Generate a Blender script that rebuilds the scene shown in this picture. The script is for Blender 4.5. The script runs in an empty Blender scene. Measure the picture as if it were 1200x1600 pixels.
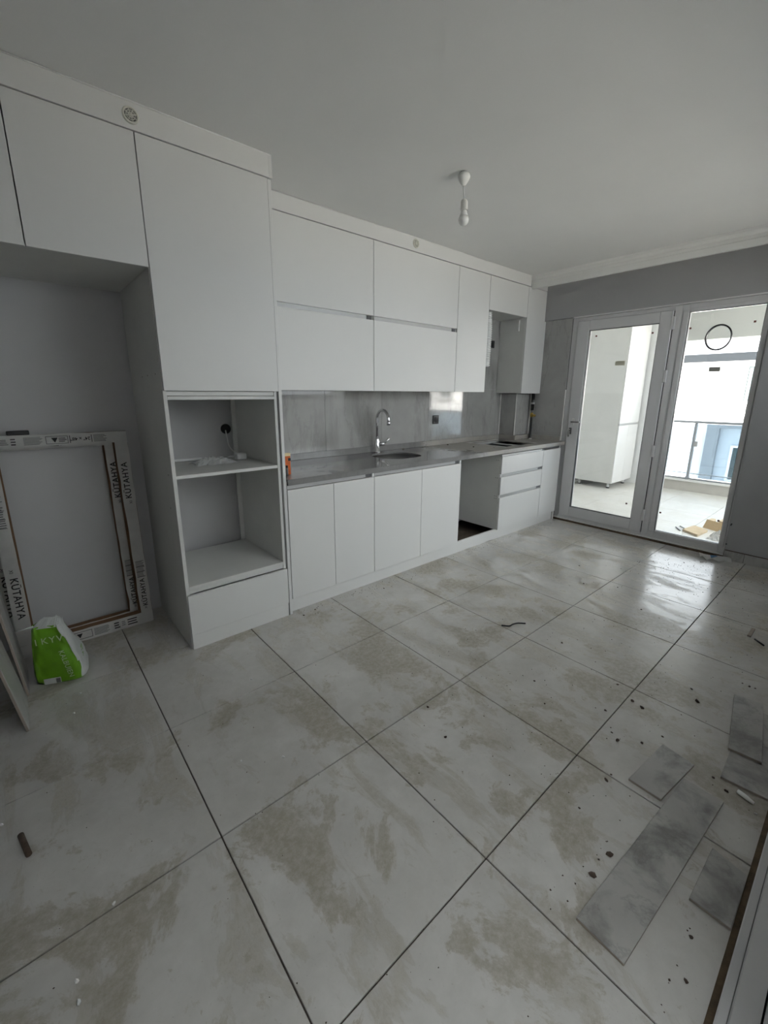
import bpy, bmesh, math, random
from mathutils import Vector, Matrix
random.seed(7)
S = bpy.context.scene
COL = S.collection

# ------------------------------------------------------------------ camera
cam_d = bpy.data.cameras.new('camera'); cam = bpy.data.objects.new('camera', cam_d); COL.objects.link(cam)
S.camera = cam
YAW, PIT, ROL = math.radians(49.197), math.radians(-13.85), math.radians(0.295)
F = Vector((math.cos(PIT)*math.cos(YAW), math.cos(PIT)*math.sin(YAW), math.sin(PIT)))
R = Vector((math.sin(YAW), -math.cos(YAW), 0)); U = R.cross(F)
R2 = R*math.cos(ROL)+U*math.sin(ROL); U2 = U*math.cos(ROL)-R*math.sin(ROL)
mw = Matrix((R2, U2, -F)).transposed().to_4x4(); mw.translation = Vector((-0.3073, -1.1607, 1.4026))
cam.matrix_world = mw
cam_d.sensor_fit = 'HORIZONTAL'; cam_d.sensor_width = 36.0; cam_d.lens = 36*664.435/1200
cam_d.shift_x = -0.00129; cam_d.shift_y = -0.01795; cam_d.clip_start = 0.02; cam_d.clip_end = 300

# ------------------------------------------------------------------ world, sun, exposure
W = bpy.data.worlds.new('overcast_sky'); S.world = W; W.use_nodes = True
bg = W.node_tree.nodes['Background']; bg.inputs[0].default_value = (0.90, 0.955, 1.0, 1); bg.inputs[1].default_value = 1.0
sd = bpy.data.lights.new('sun', 'SUN'); sd.energy = 12.0; sd.angle = math.radians(3); sd.color = (1, 0.97, 0.93)
sun = bpy.data.objects.new('sun', sd); COL.objects.link(sun)
sun.rotation_euler = Vector((0.66, -0.42, -0.62)).to_track_quat('-Z', 'Y').to_euler()
sun.location = (0, 0, 30)
S.view_settings.view_transform = 'Standard'; S.view_settings.look = 'None'
S.view_settings.exposure = 2.55; S.view_settings.gamma = 1.0; S.view_settings.use_curve_mapping = False

# ------------------------------------------------------------------ material helpers
def rgb(c): return (c[0], c[1], c[2], 1)
class NT:
    def __init__(s, name):
        s.m = bpy.data.materials.new(name); s.m.use_nodes = True
        s.t = s.m.node_tree; s.n = s.t.nodes; s.b = s.n['Principled BSDF']
    def node(s, typ, **kw):
        n = s.n.new(typ)
        for k, v in kw.items(): setattr(n, k, v)
        return n
    def link(s, a, b): s.t.links.new(a, b)
    def pos(s, scale=(1, 1, 1), obj=False, rot=(0, 0, 0)):
        g = s.node('ShaderNodeTexCoord') if obj else s.node('ShaderNodeNewGeometry')
        mp = s.node('ShaderNodeMapping'); mp.inputs['Scale'].default_value = scale; mp.inputs['Rotation'].default_value = rot
        s.link(g.outputs['Object'] if obj else g.outputs['Position'], mp.inputs['Vector'])
        return mp.outputs[0]
    def noise(s, vec, scale, detail=4, rough=.55, dist=0.):
        n = s.node('ShaderNodeTexNoise'); n.inputs['Scale'].default_value = scale
        n.inputs['Detail'].default_value = detail; n.inputs['Roughness'].default_value = rough; n.inputs['Distortion'].default_value = dist
        s.link(vec, n.inputs['Vector']); return n.outputs['Fac']
    def ramp(s, fac, stops, interp='LINEAR'):
        r = s.node('ShaderNodeValToRGB'); e = r.color_ramp.elements; r.color_ramp.interpolation = interp
        while len(e) < len(stops): e.new(.5)
        for i, (p, c) in enumerate(stops):
            e[i].position = p; e[i].color = rgb(c) if hasattr(c, '__len__') else (c, c, c, 1)
        s.link(fac, r.inputs[0]); return r.outputs[0]
    def mix(s, fac, a, b, mode='MIX'):
        x = s.node('ShaderNodeMix', data_type='RGBA', blend_type=mode)
        for sock, v in ((x.inputs[0], fac), (x.inputs[6], a), (x.inputs[7], b)):
            if hasattr(v, 'is_linked') or hasattr(v, 'links'): s.link(v, sock)
            elif hasattr(v, '__len__'): sock.default_value = rgb(v)
            else: sock.default_value = v
        return x.outputs[2]
    def math(s, op, a, b=0.):
        x = s.node('ShaderNodeMath', operation=op)
        for sock, v in ((x.inputs[0], a), (x.inputs[1], b)):
            if hasattr(v, 'links'): s.link(v, sock)
            else: sock.default_value = v
        return x.outputs[0]
    def col(s, v):
        if hasattr(v, 'links'): s.link(v, s.b.inputs['Base Color'])
        else: s.b.inputs['Base Color'].default_value = rgb(v)
        return s
    def rough(s, v):
        if hasattr(v, 'links'): s.link(v, s.b.inputs['Roughness'])
        else: s.b.inputs['Roughness'].default_value = v
        return s
    def bump(s, h, strength=.1, dist=.01):
        b = s.node('ShaderNodeBump'); b.inputs['Strength'].default_value = strength; b.inputs['Distance'].default_value = dist
        s.link(h, b.inputs['Height']); s.link(b.outputs[0], s.b.inputs['Normal']); return s

def simple(name, c, rough=.5, metal=0., var=.06, scale=6., spec=.5):
    t = NT(name); v = t.noise(t.pos(), scale, 4)
    a = tuple(x*(1-var) for x in c); b = tuple(min(1, x*(1+var)) for x in c)
    t.col(t.ramp(v, [(.3, a), (.7, b)])); t.rough(rough)
    t.b.inputs['Metallic'].default_value = metal; t.b.inputs['Specular IOR Level'].default_value = spec
    return t.m

M = {}
# white melamine of the cabinets: faint smudges
t = NT('white_melamine'); p = t.pos()
sm = t.ramp(t.noise(p, 9, 6, .7), [(.62, 0.), (.78, 1.)])
t.col(t.mix(t.math('MULTIPLY', sm, .10), (.705, .70, .68), (.50, .48, .43))); t.rough(.42); t.b.inputs['Specular IOR Level'].default_value = .35
M['white'] = t.m
M['carcass'] = simple('grey_white_melamine_carcass', (.66, .66, .63), .5, var=.03)
M['ceiling'] = NT('white_ceiling_paint'); t = M['ceiling']; p = t.pos()
t.col(t.ramp(t.noise(p, 1.3, 3), [(.3, (.75, .75, .735)), (.7, (.79, .79, .775))])).rough(.9).bump(t.noise(p, 140, 3), .12, .002); M['ceiling'] = t.m
t = NT('grey_wall_paint'); p = t.pos()
t.col(t.ramp(t.noise(p, 1.6, 4), [(.3, (.345, .345, .345)), (.7, (.385, .385, .385))])).rough(.85).bump(t.noise(p, 160, 3), .12, .002); M['wall'] = t.m
t = NT('pale_lilac_wall_paint'); p = t.pos()
t.col(t.ramp(t.noise(p, 1.6, 4), [(.3, (.515, .51, .51)), (.7, (.57, .565, .565))])).rough(.85).bump(t.noise(p, 160, 3), .12, .002); M['niche'] = t.m
M['dirtfloor'] = simple('rough_screed', (.10, .075, .055), .95, var=.35, scale=14)

def floor_tile_mat(name, base_a, base_b, stain=(.30, .255, .185), stain_amt=.8, rough0=.17):
    t = NT(name); p = t.pos()
    cloud = t.noise(p, 3.2, 8, .66, .3)
    base = t.ramp(cloud, [(.30, base_a), (.70, base_b)])
    mott = t.ramp(t.noise(p, 17, 6, .65, .4), [(.35, 0.), (.75, 1.)])
    base = t.mix(t.math('MULTIPLY', mott, .22), base, tuple(x*.70 for x in base_a))
    # tile's own beige veins running along one diagonal
    vein = t.noise(t.pos((2.6, .9, 1), rot=(0, 0, .75)), 2.2, 9, .66, .5)
    v = t.ramp(vein, [(.53, 0.), (.57, .8), (.60, 1.), (.66, .2), (.8, 0.)])
    # dried brown water stains and dust with irregular hard edges
    s1 = t.noise(t.pos((1.0, .8, 1), rot=(0, 0, -.5)), 2.7, 12, .68, .35)
    sm = t.ramp(s1, [(.530, 0.), (.548, .8), (.60, 1.), (.75, .9)])
    s2 = t.ramp(t.noise(p, 6.5, 9, .70, .6), [(.605, 0.), (.635, .8)])
    fine = t.ramp(t.noise(p, 42, 7, .72), [(.36, .55), (.58, 1.)])
    sm = t.math('MAXIMUM', sm, t.math('MAXIMUM', s2, t.math('MULTIPLY', v, .7)))
    sm = t.math('MULTIPLY', t.math('MULTIPLY', sm, fine), stain_amt)
    colr = t.mix(sm, base, stain)
    speck = t.ramp(t.noise(p, 120, 3, .6), [(.68, 0.), (.74, 1.)])
    colr = t.mix(t.math('MULTIPLY', speck, .4), colr, (.18, .15, .11))
    t.col(colr)
    r = t.ramp(t.noise(p, 3.1, 6, .6), [(.3, rough0), (.7, rough0+.09)])
    t.rough(t.mix(sm, r, (.5, .5, .5)))
    t.bump(t.noise(p, 22, 4), .02, .002)
    t.b.inputs['Specular IOR Level'].default_value = .5
    return t.m
M['floor'] = floor_tile_mat('beige_grey_glazed_floor_tile', (.54, .525, .49), (.67, .655, .625), (.32, .285, .21), .80, .15)
M['balcony'] = floor_tile_mat('cream_balcony_tile', (.66, .65, .61), (.74, .73, .69), (.58, .55, .48), .35, .35)
M['grout'] = simple('dark_brown_grout', (.075, .062, .05), .9, var=.3, scale=30)

def marble(name, a, b, dark, rough, sc=1., dust=None, streak=.45, rot=(.3, .7, .5)):
    t = NT(name); p = t.pos((sc, sc, sc))
    c = t.ramp(t.noise(p, 2.4, 8, .6, .25), [(.28, a), (.72, b)])
    # soft smoky streaks drawn out along one direction, with a few fine lines in them
    q = t.pos((sc*2.4, sc*2.4, sc*.7), rot=rot)
    v2 = t.ramp(t.noise(q, 1.5, 9, .62, .35), [(.50, 0.), (.66, 1.), (.80, .4)])
    c = t.mix(t.math('MULTIPLY', v2, streak), c, dark)
    v = t.ramp(t.noise(q, .9, 10, .66, .2), [(.485, 0.), (.5, 1.), (.515, 0.)])
    c = t.mix(t.math('MULTIPLY', v, streak*.35), c, tuple(x*.7 for x in dark))
    rv = rough
    if dust:
        g = t.node('ShaderNodeNewGeometry'); sx = t.node('ShaderNodeSeparateXYZ'); t.link(g.outputs['Position'], sx.inputs[0])
        edge = t.math('ADD', sx.outputs[0], t.math('MULTIPLY', t.noise(t.pos(), 6, 6), .5))
        d = t.node('ShaderNodeMapRange'); d.inputs[1].default_value = 2.85; d.inputs[2].default_value = 3.1
        t.link(edge, d.inputs[0])
        dm = t.math('MULTIPLY', d.outputs[0], t.ramp(t.noise(t.pos(), 12, 6, .65), [(.3, .45), (.6, .85)]))
        c = t.mix(dm, c, dust); rv = t.mix(dm, (rough,)*3, (.5, .5, .5))
    t.col(c); t.rough(rv)
    return t.m
M['splash'] = marble('grey_marble_splash_tile', (.33, .325, .31), (.43, .425, .41), (.19, .185, .175), .055, streak=.6)
M['worktop'] = marble('grey_quartz_worktop', (.20, .195, .19), (.27, .265, .26), (.13, .125, .12), .07, 1.3, dust=(.40, .375, .33))
M['loose'] = marble('slate_grey_cut_tile', (.37, .36, .34), (.48, .47, .445), (.18, .175, .165), .35, 1.6, streak=.8, rot=(1.2, .2, .9))
M['loose_edge'] = simple('tile_edge_ceramic', (.36, .31, .26), .8)
M['pvc'] = simple('white_pvc', (.61, .605, .605), .3, var=.02)
M['gasket'] = simple('black_rubber', (.015, .015, .016), .6)
M['black'] = simple('black_plastic', (.012, .012, .013), .35)
M['alu'] = simple('brushed_aluminium', (.46, .46, .455), .45, .5, var=.04)
M['hob_shade'] = simple('hob_cutout_shade', (.03, .03, .03), .5)  # near-black stands in for the shade inside the hob cutout
M['alu_dark'] = simple('dark_end_cap', (.10, .10, .10), .5)
M['chrome'] = simple('chrome', (.72, .72, .73), .10, 1., var=.02)
M['steel'] = simple('satin_steel', (.28, .28, .28), .35, 1., var=.05)
M['trimw'] = simple('white_edge_trim', (.78, .77, .74), .45, var=.03)
M['plaster'] = simple('white_gypsum', (.76, .76, .74), .8, var=.02)
M['wplast'] = simple('white_plastic', (.78, .78, .76), .35, var=.03)
M['ivory'] = simple('ivory_plastic_vent', (.66, .65, .57), .5, var=.05)
M['vent_in'] = simple('vent_mesh_grey', (.22, .22, .20), .7)
M['cardw'] = simple('white_printed_cardboard', (.88, .87, .84), .75, var=.06, scale=12)
M['cardb'] = simple('brown_cardboard', (.17, .095, .05), .85, var=.15, scale=16)
M['cardl'] = simple('tan_cardboard', (.62, .50, .34), .85, var=.08, scale=16)
M['ink'] = simple('black_ink', (.02, .02, .02), .7)
M['inkgrey'] = simple('grey_ink', (.20, .20, .195), .8)
M['green'] = simple('green_printed_film', (.14, .36, .012), .38, var=.22, scale=9)
M['bagw'] = simple('white_woven_film', (.60, .62, .60), .5, var=.08, scale=20)
M['txtw'] = simple('pale_green_print', (.55, .68, .42), .5)
M['foamw'] = simple('crumpled_white_plastic', (.84, .84, .82), .4, var=.08, scale=30)
M['orange'] = simple('orange_print', (.62, .13, .02), .4, var=.2, scale=40)
M['cream'] = simple('cream_print', (.75, .62, .35), .5)
M['brass'] = simple('yellow_valve_paint', (.30, .20, .03), .4)
M['rust'] = simple('brown_sealing_foam', (.10, .068, .04), .9, var=.4, scale=30)
M['mortar'] = simple('brown_mortar', (.085, .06, .045), .95, var=.35, scale=40)
M['blue'] = simple('blue_print', (.15, .33, .55), .5)
M['sticker'] = simple('grey_glass_sticker', (.30, .30, .26), .7)
M['stickery'] = simple('beige_glass_sticker', (.50, .48, .38), .7)
M['redpad'] = simple('dark_red_cork_pad', (.10, .025, .02), .8)
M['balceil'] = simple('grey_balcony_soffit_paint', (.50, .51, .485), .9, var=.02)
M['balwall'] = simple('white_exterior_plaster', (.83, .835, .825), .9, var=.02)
M['curb'] = simple('beige_stone_curb', (.52, .50, .46), .7, var=.08)
M['raily'] = simple('grey_rail_metal', (.33, .35, .37), .35, .3)
M['facade'] = simple('white_facade_render', (.86, .85, .84), .9, var=.01)
M['facade_b'] = simple('pale_blue_facade_render', (.54, .57, .60), .9, var=.02)
M['roofband'] = simple('grey_roof_band', (.016, .018, .020), .9, var=.03, spec=0.)
M['pilaster'] = simple('grey_blue_render', (.29, .30, .31), .8, var=.03)
M['winpane'] = simple('far_window_pane', (.06, .08, .08), .15, var=.1)
M['ground'] = simple('street_paving', (.52, .50, .46), .95, var=.2, scale=.3)

def glass_mat(name, tint, refl=1.0):
    m = bpy.data.materials.new(name); m.use_nodes = True; t = m.node_tree; t.nodes.clear()
    o = t.nodes.new('ShaderNodeOutputMaterial'); mx = t.nodes.new('ShaderNodeMixShader')
    tr = t.nodes.new('ShaderNodeBsdfTransparent'); tr.inputs[0].default_value = rgb(tint)
    gl = t.nodes.new('ShaderNodeBsdfGlossy'); gl.inputs['Roughness'].default_value = .01
    fr = t.nodes.new('ShaderNodeFresnel'); fr.inputs[0].default_value = 1.45
    t.links.new(fr.outputs[0], mx.inputs[0]); t.links.new(tr.outputs[0], mx.inputs[1]); t.links.new(gl.outputs[0], mx.inputs[2])
    t.links.new(mx.outputs[0], o.inputs[0]); return m
M['glass'] = glass_mat('clear_window_glass', (.965, .97, .97))
M['railglass'] = glass_mat('blue_tinted_rail_glass', (.46, .52, .57))
# milky bulb
t = NT('opal_bulb_glass'); t.col((.80, .80, .78)); t.rough(.22); t.b.inputs['Subsurface Weight'].default_value = .0; M['opal'] = t.m
# translucent clear bag
t = NT('clear_film'); t.col((.72, .72, .70)); t.rough(.25); t.b.inputs['Alpha'].default_value = .55; M['film'] = t.m

# ------------------------------------------------------------------ object helpers
def rootloc(p):
    while p.parent: p = p.parent
    return Vector(p.get('_o', (0, 0, 0)))
def obj(name, me, mat, parent=None, **props):
    if isinstance(me, bmesh.types.BMesh):
        bm = me; bmesh.ops.recalc_face_normals(bm, faces=bm.faces[:])
        me = bpy.data.meshes.new(name); 
        if parent is not None:
            bmesh.ops.translate(bm, verts=bm.verts[:], vec=-rootloc(parent))
        bm.to_mesh(me); bm.free()
    if mat is not None and not me.materials: me.materials.append(M[mat] if isinstance(mat, str) else mat)
    o = bpy.data.objects.new(name, me); COL.objects.link(o)
    if parent is not None: o.parent = parent
    for k, v in props.items(): o[k] = v
    return o
def thing(name, label, cat, loc=(0, 0, 0), group=None):
    o = bpy.data.objects.new(name, None); COL.objects.link(o); o.location = loc; o.empty_display_size = .05
    o['_o'] = list(loc); o['label'] = label; o['category'] = cat
    if group: o['group'] = group
    return o
def tag(o, label, cat, group=None):
    o['label'] = label; o['category'] = cat
    if group: o['group'] = group
    return o
def add_box(bm, x, y, z, bev=0.):
    r = bmesh.ops.create_cube(bm, size=1)
    vs = r['verts']
    bmesh.ops.scale(bm, verts=vs, vec=(x[1]-x[0], y[1]-y[0], z[1]-z[0]))
    bmesh.ops.translate(bm, verts=vs, vec=((x[0]+x[1])/2, (y[0]+y[1])/2, (z[0]+z[1])/2))
    if bev:
        es = list({e for v in vs for e in v.link_edges})
        bmesh.ops.bevel(bm, geom=es, offset=bev, segments=1, affect='EDGES', profile=.5)
def bx(name, parent, x, y, z, mat, bev=.0012, **props):
    bm = bmesh.new(); add_box(bm, x, y, z, bev); return obj(name, bm, mat, parent, **props)
def boxes(name, parent, lst, mat, bev=0., **props):
    bm = bmesh.new()
    for b in lst: add_box(bm, *b, bev)
    return obj(name, bm, mat, parent, **props)
def add_tube(bm, pts, r, seg=10, caps=True):
    pts = [Vector(p) for p in pts]; rings = []
    up = None
    for i, p in enumerate(pts):
        d = (pts[min(i+1, len(pts)-1)]-pts[max(i-1, 0)]).normalized()
        if up is None:
            up = Vector((0, 0, 1)) if abs(d.z) < .9 else Vector((1, 0, 0))
        a = d.cross(up).normalized(); b = a.cross(d).normalized(); up = b
        rr = r[i] if hasattr(r, '__len__') else r
        rings.append([bm.verts.new(p+(a*math.cos(2*math.pi*k/seg)+b*math.sin(2*math.pi*k/seg))*rr) for k in range(seg)])
    for i in range(len(rings)-1):
        for k in range(seg):
            f = bm.faces.new((rings[i][k], rings[i][(k+1) % seg], rings[i+1][(k+1) % seg], rings[i+1][k])); f.smooth = True
    if caps:
        bm.faces.new(rings[0][::-1]); bm.faces.new(rings[-1])
def tube(name, parent, pts, r, mat, seg=10, **props):
    bm = bmesh.new(); add_tube(bm, pts, r, seg); return obj(name, bm, mat, parent, **props)
def lathe(name, parent, c, prof, mat, seg=20, axis=(0, 0, 1), **props):
    """prof: list of (radius, height along axis)"""
    a = Vector(axis).normalized(); u_ = a.orthogonal().normalized(); v_ = a.cross(u_); c = Vector(c)
    bm = bmesh.new(); rings = []
    for r_, h in prof:
        r_ = max(r_, 1e-4)
        rings.append([bm.verts.new(c+a*h+(u_*math.cos(2*math.pi*k/seg)+v_*math.sin(2*math.pi*k/seg))*r_) for k in range(seg)])
    for p_, q_ in zip(rings, rings[1:]):
        for k in range(seg):
            f = bm.faces.new((p_[k], p_[(k+1) % seg], q_[(k+1) % seg], q_[k])); f.smooth = seg > 6
    bm.faces.new(rings[0][::-1]); bm.faces.new(rings[-1])
    return obj(name, bm, mat, parent, **props)
def catmull(pts, n=8):
    P = [Vector(p) for p in pts]; P = [P[0]*2-P[1]]+P+[P[-1]*2-P[-2]]; out = []
    for i in range(1, len(P)-2):
        for k in range(n):
            t_ = k/n
            out.append(.5*((2*P[i])+(P[i+1]-P[i-1])*t_+(2*P[i-1]-5*P[i]+4*P[i+1]-P[i+2])*t_**2+(3*P[i]-P[i-1]-3*P[i+1]+P[i+2])*t_**3))
    out.append(P[-2]); return out
def prism(name, parent, poly, z0, z1, mat, bev=0., **props):
    bm = bmesh.new(); lo = [bm.verts.new((x, y, z0)) for x, y in poly]; hi = [bm.verts.new((x, y, z1)) for x, y in poly]
    n = len(poly); bm.faces.new(lo[::-1]); bm.faces.new(hi)
    for i in range(n): bm.faces.new((lo[i], lo[(i+1) % n], hi[(i+1) % n], hi[i]))
    if bev: bmesh.ops.bevel(bm, geom=bm.edges[:], offset=bev, segments=1, affect='EDGES')
    return obj(name, bm, mat, parent, **props)
def text_mesh(txt, size, extr=.0004, shear=0., space=1., bold=0.):
    c = bpy.data.curves.new('lettering', 'FONT'); c.body = txt; c.size = size; c.extrude = extr; c.align_x = 'CENTER'; c.align_y = 'CENTER'
    c.shear = shear; c.space_character = space; c.offset = bold; c.resolution_u = 3
    o = bpy.data.objects.new('lettering_tmp', c); COL.objects.link(o)
    bpy.context.view_layer.update()
    dg = bpy.context.evaluated_depsgraph_get()
    me = bpy.data.meshes.new_from_object(o.evaluated_get(dg)); bpy.data.objects.remove(o); bpy.data.curves.remove(c)
    me.materials.clear(); return me
def text(name, parent, txt, size, mat, mtx, **kw):
    me = text_mesh(txt, size, **kw); me.transform(mtx); return obj(name, me, mat, parent)
_cache = {}
def piece(name, parent, cx, cy, cz, dx, dy, dz, mat, bev=.0012):
    """a tile-like piece sharing mesh data with its alikes"""
    key = (name, round(dx, 4), round(dy, 4), round(dz, 4), mat)
    if key not in _cache:
        bm = bmesh.new(); add_box(bm, (-dx/2, dx/2), (-dy/2, dy/2), (-dz/2, dz/2), bev)
        me = bpy.data.meshes.new(name); bm.to_mesh(me); bm.free(); me.materials.append(M[mat]); _cache[key] = me
    o = bpy.data.objects.new(name, _cache[key]); COL.objects.link(o); o.parent = parent
    o.location = Vector((cx, cy, cz))-rootloc(parent); return o
def struct(o): o['kind'] = 'structure'; return o

# ------------------------------------------------------------------ room constants
XL, XR, YB, YFR, H = -0.62, 4.26, 1.80, -1.24, 2.575
YF = 1.145            # plane of the tall and base unit fronts
YW = 1.487            # plane of the wall unit fronts

# ------------------------------------------------------------------ structure
floor = struct(bx('floor', None, (XL-.2, 4.40), (YFR-.2, YB+.2), (-.14, -.006), 'grout', 0))
T = .6
for i in range(-2, 8):
    for j in range(-3, 3):
        x0, x1, y0, y1 = i*T, (i+1)*T, j*T, (j+1)*T
        x0, x1, y0, y1 = max(x0, XL), min(x1, 4.285), max(y0, YFR+.085), min(y1, YB)
        if i >= 1 and j == 2:
            if i == 1: x1 = min(x1, .885)
            else: continue
        if x1-x0 < .02 or y1-y0 < .02: continue
        g = .0022
        piece('tile', floor, (x0+x1)/2, (y0+y1)/2, -.005+random.uniform(-.0004, .0002), x1-x0-2*g, y1-y0-2*g, .010, 'floor', .0012)
sub = bx('screed', floor, (.90, 4.28), (1.2, YB), (-.006, -.004), 'dirtfloor', 0)

ceiling = struct(bx('ceiling', None, (XL-.2, 4.45), (YFR-.2, YB+.2), (H, H+.15), 'ceiling', 0))
wall_back = struct(bx('wall_back', None, (XL-.15, 4.45), (YB, YB+.15), (-.006, H), 'niche', 0))
wall_left = struct(bx('wall_left', None, (XL-.15, XL), (YFR-.1, YB), (-.006, H), 'wall', 0))
wall_right = struct(boxes('wall_right', None, [
    ((XR+.005, 4.45), (YFR-.1, -.44), (-.006, H)),
    ((4.305, 4.45), (1.178, YB), (-.006, 2.178)),
    ((XR, 4.45), (-.44, YB), (2.178, H))], 'wall'))
bx('beam_highlight', wall_right, (XR-.001, XR+.035), (-.44, 1.15), (2.170, 2.180), 'plaster', .003)  # pale strip paints in the highlight under the beam
for y_, z_ in ((-.452, .31), (-.447, .135), (-.455, .32)):
    lathe('screw', wall_right, (XR+.006, y_, z_), [(.006, 0), (.006, -.003), (.003, -.005)], 'gasket', 8, axis=(1, 0, 0))
# front wall (beside and behind the camera) with a wide glazed door opening
wall_front = struct(boxes('wall_front', None, [
    ((XL, -.46), (YFR-.1, YFR), (-.006, H)), ((4.02, XR+.005), (YFR-.1, YFR), (-.006, H)), ((-.46, 4.02), (YFR-.1, YFR), (2.25, H))], 'wall'))
door2 = thing('door_2', 'white plastic sliding door frame along the edge of the floor', 'door', (1.1, -1.2, 0)); struct(door2)
# threshold profile: two steps and a sloping sill, drawn along x
def extrude_x(name, parent, prof, x0, x1, mat):
    bm = bmesh.new(); a = [bm.verts.new((x0, y, z)) for y, z in prof]; b = [bm.verts.new((x1, y, z)) for y, z in prof]; n = len(prof)
    bm.faces.new(a); bm.faces.new(b[::-1])
    for i in range(n): bm.faces.new((a[i], a[(i+1) % n], b[(i+1) % n], b[i]))
    return obj(name, bm, mat, parent)
extrude_x('threshold_step', door2, [(-1.157, -.004), (-1.157, .022), (-1.160, .025), (-1.176, .025), (-1.176, -.004)], -.44, 4.00, 'pvc')
extrude_x('threshold_gap', door2, [(-1.176, -.004), (-1.176, .0235), (-1.178, .0235), (-1.178, -.004)], -.44, 4.00, 'inkgrey')
extrude_x('sill_rail', door2, [(-1.178, -.004), (-1.178, .024), (-1.181, .030), (-1.226, .050), (-1.226, -.004)], -.44, 4.00, 'pvc')
extrude_x('gasket', door2, [(-1.226, -.004), (-1.226, .046), (-1.230, .046), (-1.230, -.004)], -.44, 4.00, 'gasket')
extrude_x('sash_rail', door2, [(-1.230, -.004), (-1.230, .055), (-1.236, .090), (-1.29, .090), (-1.29, -.004)], .62, 4.00, 'pvc')
bx('frame_post', door2, (-.455, -.40), (-1.30, -1.235), (0, 2.25), 'pvc', .003)
bx('frame_post', door2, (3.96, 4.015), (-1.30, -1.235), (.09, 2.25), 'pvc', .003)
bx('sash_post', door2, (.62, .70), (-1.29, -1.245), (.09, 2.19), 'pvc', .003)
bx('frame_head', door2, (-.40, 3.96), (-1.30, -1.235), (2.19, 2.25), 'pvc', .003)
bx('sash_post', door2, (2.29, 2.37), (-1.29, -1.245), (.09, 2.19), 'pvc', .003)
bx('glass', door2, (2.37, 3.96), (-1.272, -1.266), (.09, 2.19), 'glass', 0)
bx('glass', door2, (.70, 2.29), (-1.272, -1.266), (.09, 2.19), 'glass', 0)
extrude_x('dirt_seam', door2, [(-1.1425, -.001), (-1.1425, .0012), (-1.157, .004), (-1.157, -.001)], .30, 4.00, 'rust')

# unseen terrace outside that door; screen walls added to shape the sky light
struct(bx('unseen_terrace_floor', None, (-.8, 4.3), (-2.05, YFR-.2), (-.16, -.02), 'curb', 0))
struct(boxes('added_light_screen', None, [((1.3, 4.3), (-2.20, -2.05), (-.16, 1.38)), ((-.8, 1.3), (-2.20, -2.05), (-.16, 2.6)), ((-.95, -.8), (-2.20, YFR-.1), (-.16, 2.6)), ((4.3, 4.45), (-2.20, YFR-.1), (-.16, 1.95))], 'balwall'))

struct(bx('added_shade_mass', None, (-6, 7.35), (YFR-.2, 12), (2.76, 12.6), 'balwall', 0))  # unseen block added above to shade the lower part of the far building

# splash tiles on the back wall, the pipe box and the right wall
g = .0016
for k in range(6):
    x1 = 4.0-.6*k; x0 = max(x1-.6, .890)
    if x1-x0 < .02: continue
    piece('tile', wall_back, (x0+x1)/2, YB-.004, (.90+1.451)/2, x1-x0-2*g*.4, .010, 1.451-.90-2*g*.4, 'splash', .001)
for x0, x1 in ((2.83, 3.40), (3.40, 4.0)):
    piece('tile', wall_back, (x0+x1)/2, YB-.004, (1.451+2.19)/2, x1-x0-2*g*.4, .010, 2.19-1.451-2*g*.4, 'splash', .001)
col_box = struct(bx('trim_2', None, (4.008, 4.297), (1.592, YB-.010), (.945, 1.405), 'wall', 0))
piece('tile', col_box, 4.0035, (1.592+YB-.010)/2, 1.175, .009, .196, .458, 'splash', .001)
piece('tile', col_box, 4.150, 1.5875, 1.175, .288, .009, .458, 'splash', .001)
for x_, y_ in ((3.997, 1.789), (3.998, 1.584), (4.289, 1.581)):
    bx('edge_trim', col_box, (x_-.004, x_+.005), (y_-.005, y_+.004), (.945, 1.405), 'trimw', .001)
bx('tile', wall_right, (4.297, 4.305), (1.178, 1.58), (.90, 1.450), 'splash', .001)
bx('tile', wall_right, (4.297, 4.305), (1.178, 1.798), (1.4525, 2.178), 'splash', .001)
bx('edge_trim', wall_right, (4.293, 4.306), (1.170, 1.178), (.90, 1.451), 'trimw', .001)
# base board of grey tile on the right wall
bb = struct(bx('baseboard_right', None, (XR-.004, XR+.005), (YFR, -.442), (0, .078), 'grout', 0))
yy = -.444
while yy > YFR:
    y0 = max(yy-.30, YFR); y0 = -.585 if yy > -.45 else y0
    bx('tile', bb, (XR-.010, XR-.004), (y0+.002, yy-.001), (.0005, .080), 'loose', .001); yy = y0
bx('mortar_line', bb, (XR-.008, XR+.004), (YFR+.01, -.446), (.080, .086), 'mortar', .002)

# curtain pelmet across the ceiling in front of the right wall
pel = bmesh.new()
prof = [(3.945, 2.452), (3.945, 2.500), (3.952, 2.504), (3.952, 2.530), (3.945, 2.534), (3.938, 2.548), (3.930, 2.556), (3.930, 2.575), (3.972, 2.575), (3.972, 2.452)]
a = [pel.verts.new((x, YFR, z)) for x, z in prof]; b = [pel.verts.new((x, YW-.002, z)) for x, z in prof]
pel.faces.new(a); pel.faces.new(b[::-1])
for i in range(len(prof)): pel.faces.new((a[i], a[(i+1) % len(prof)], b[(i+1) % len(prof)], b[i]))
trim1 = struct(obj('trim_1', pel, 'plaster'))

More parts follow.
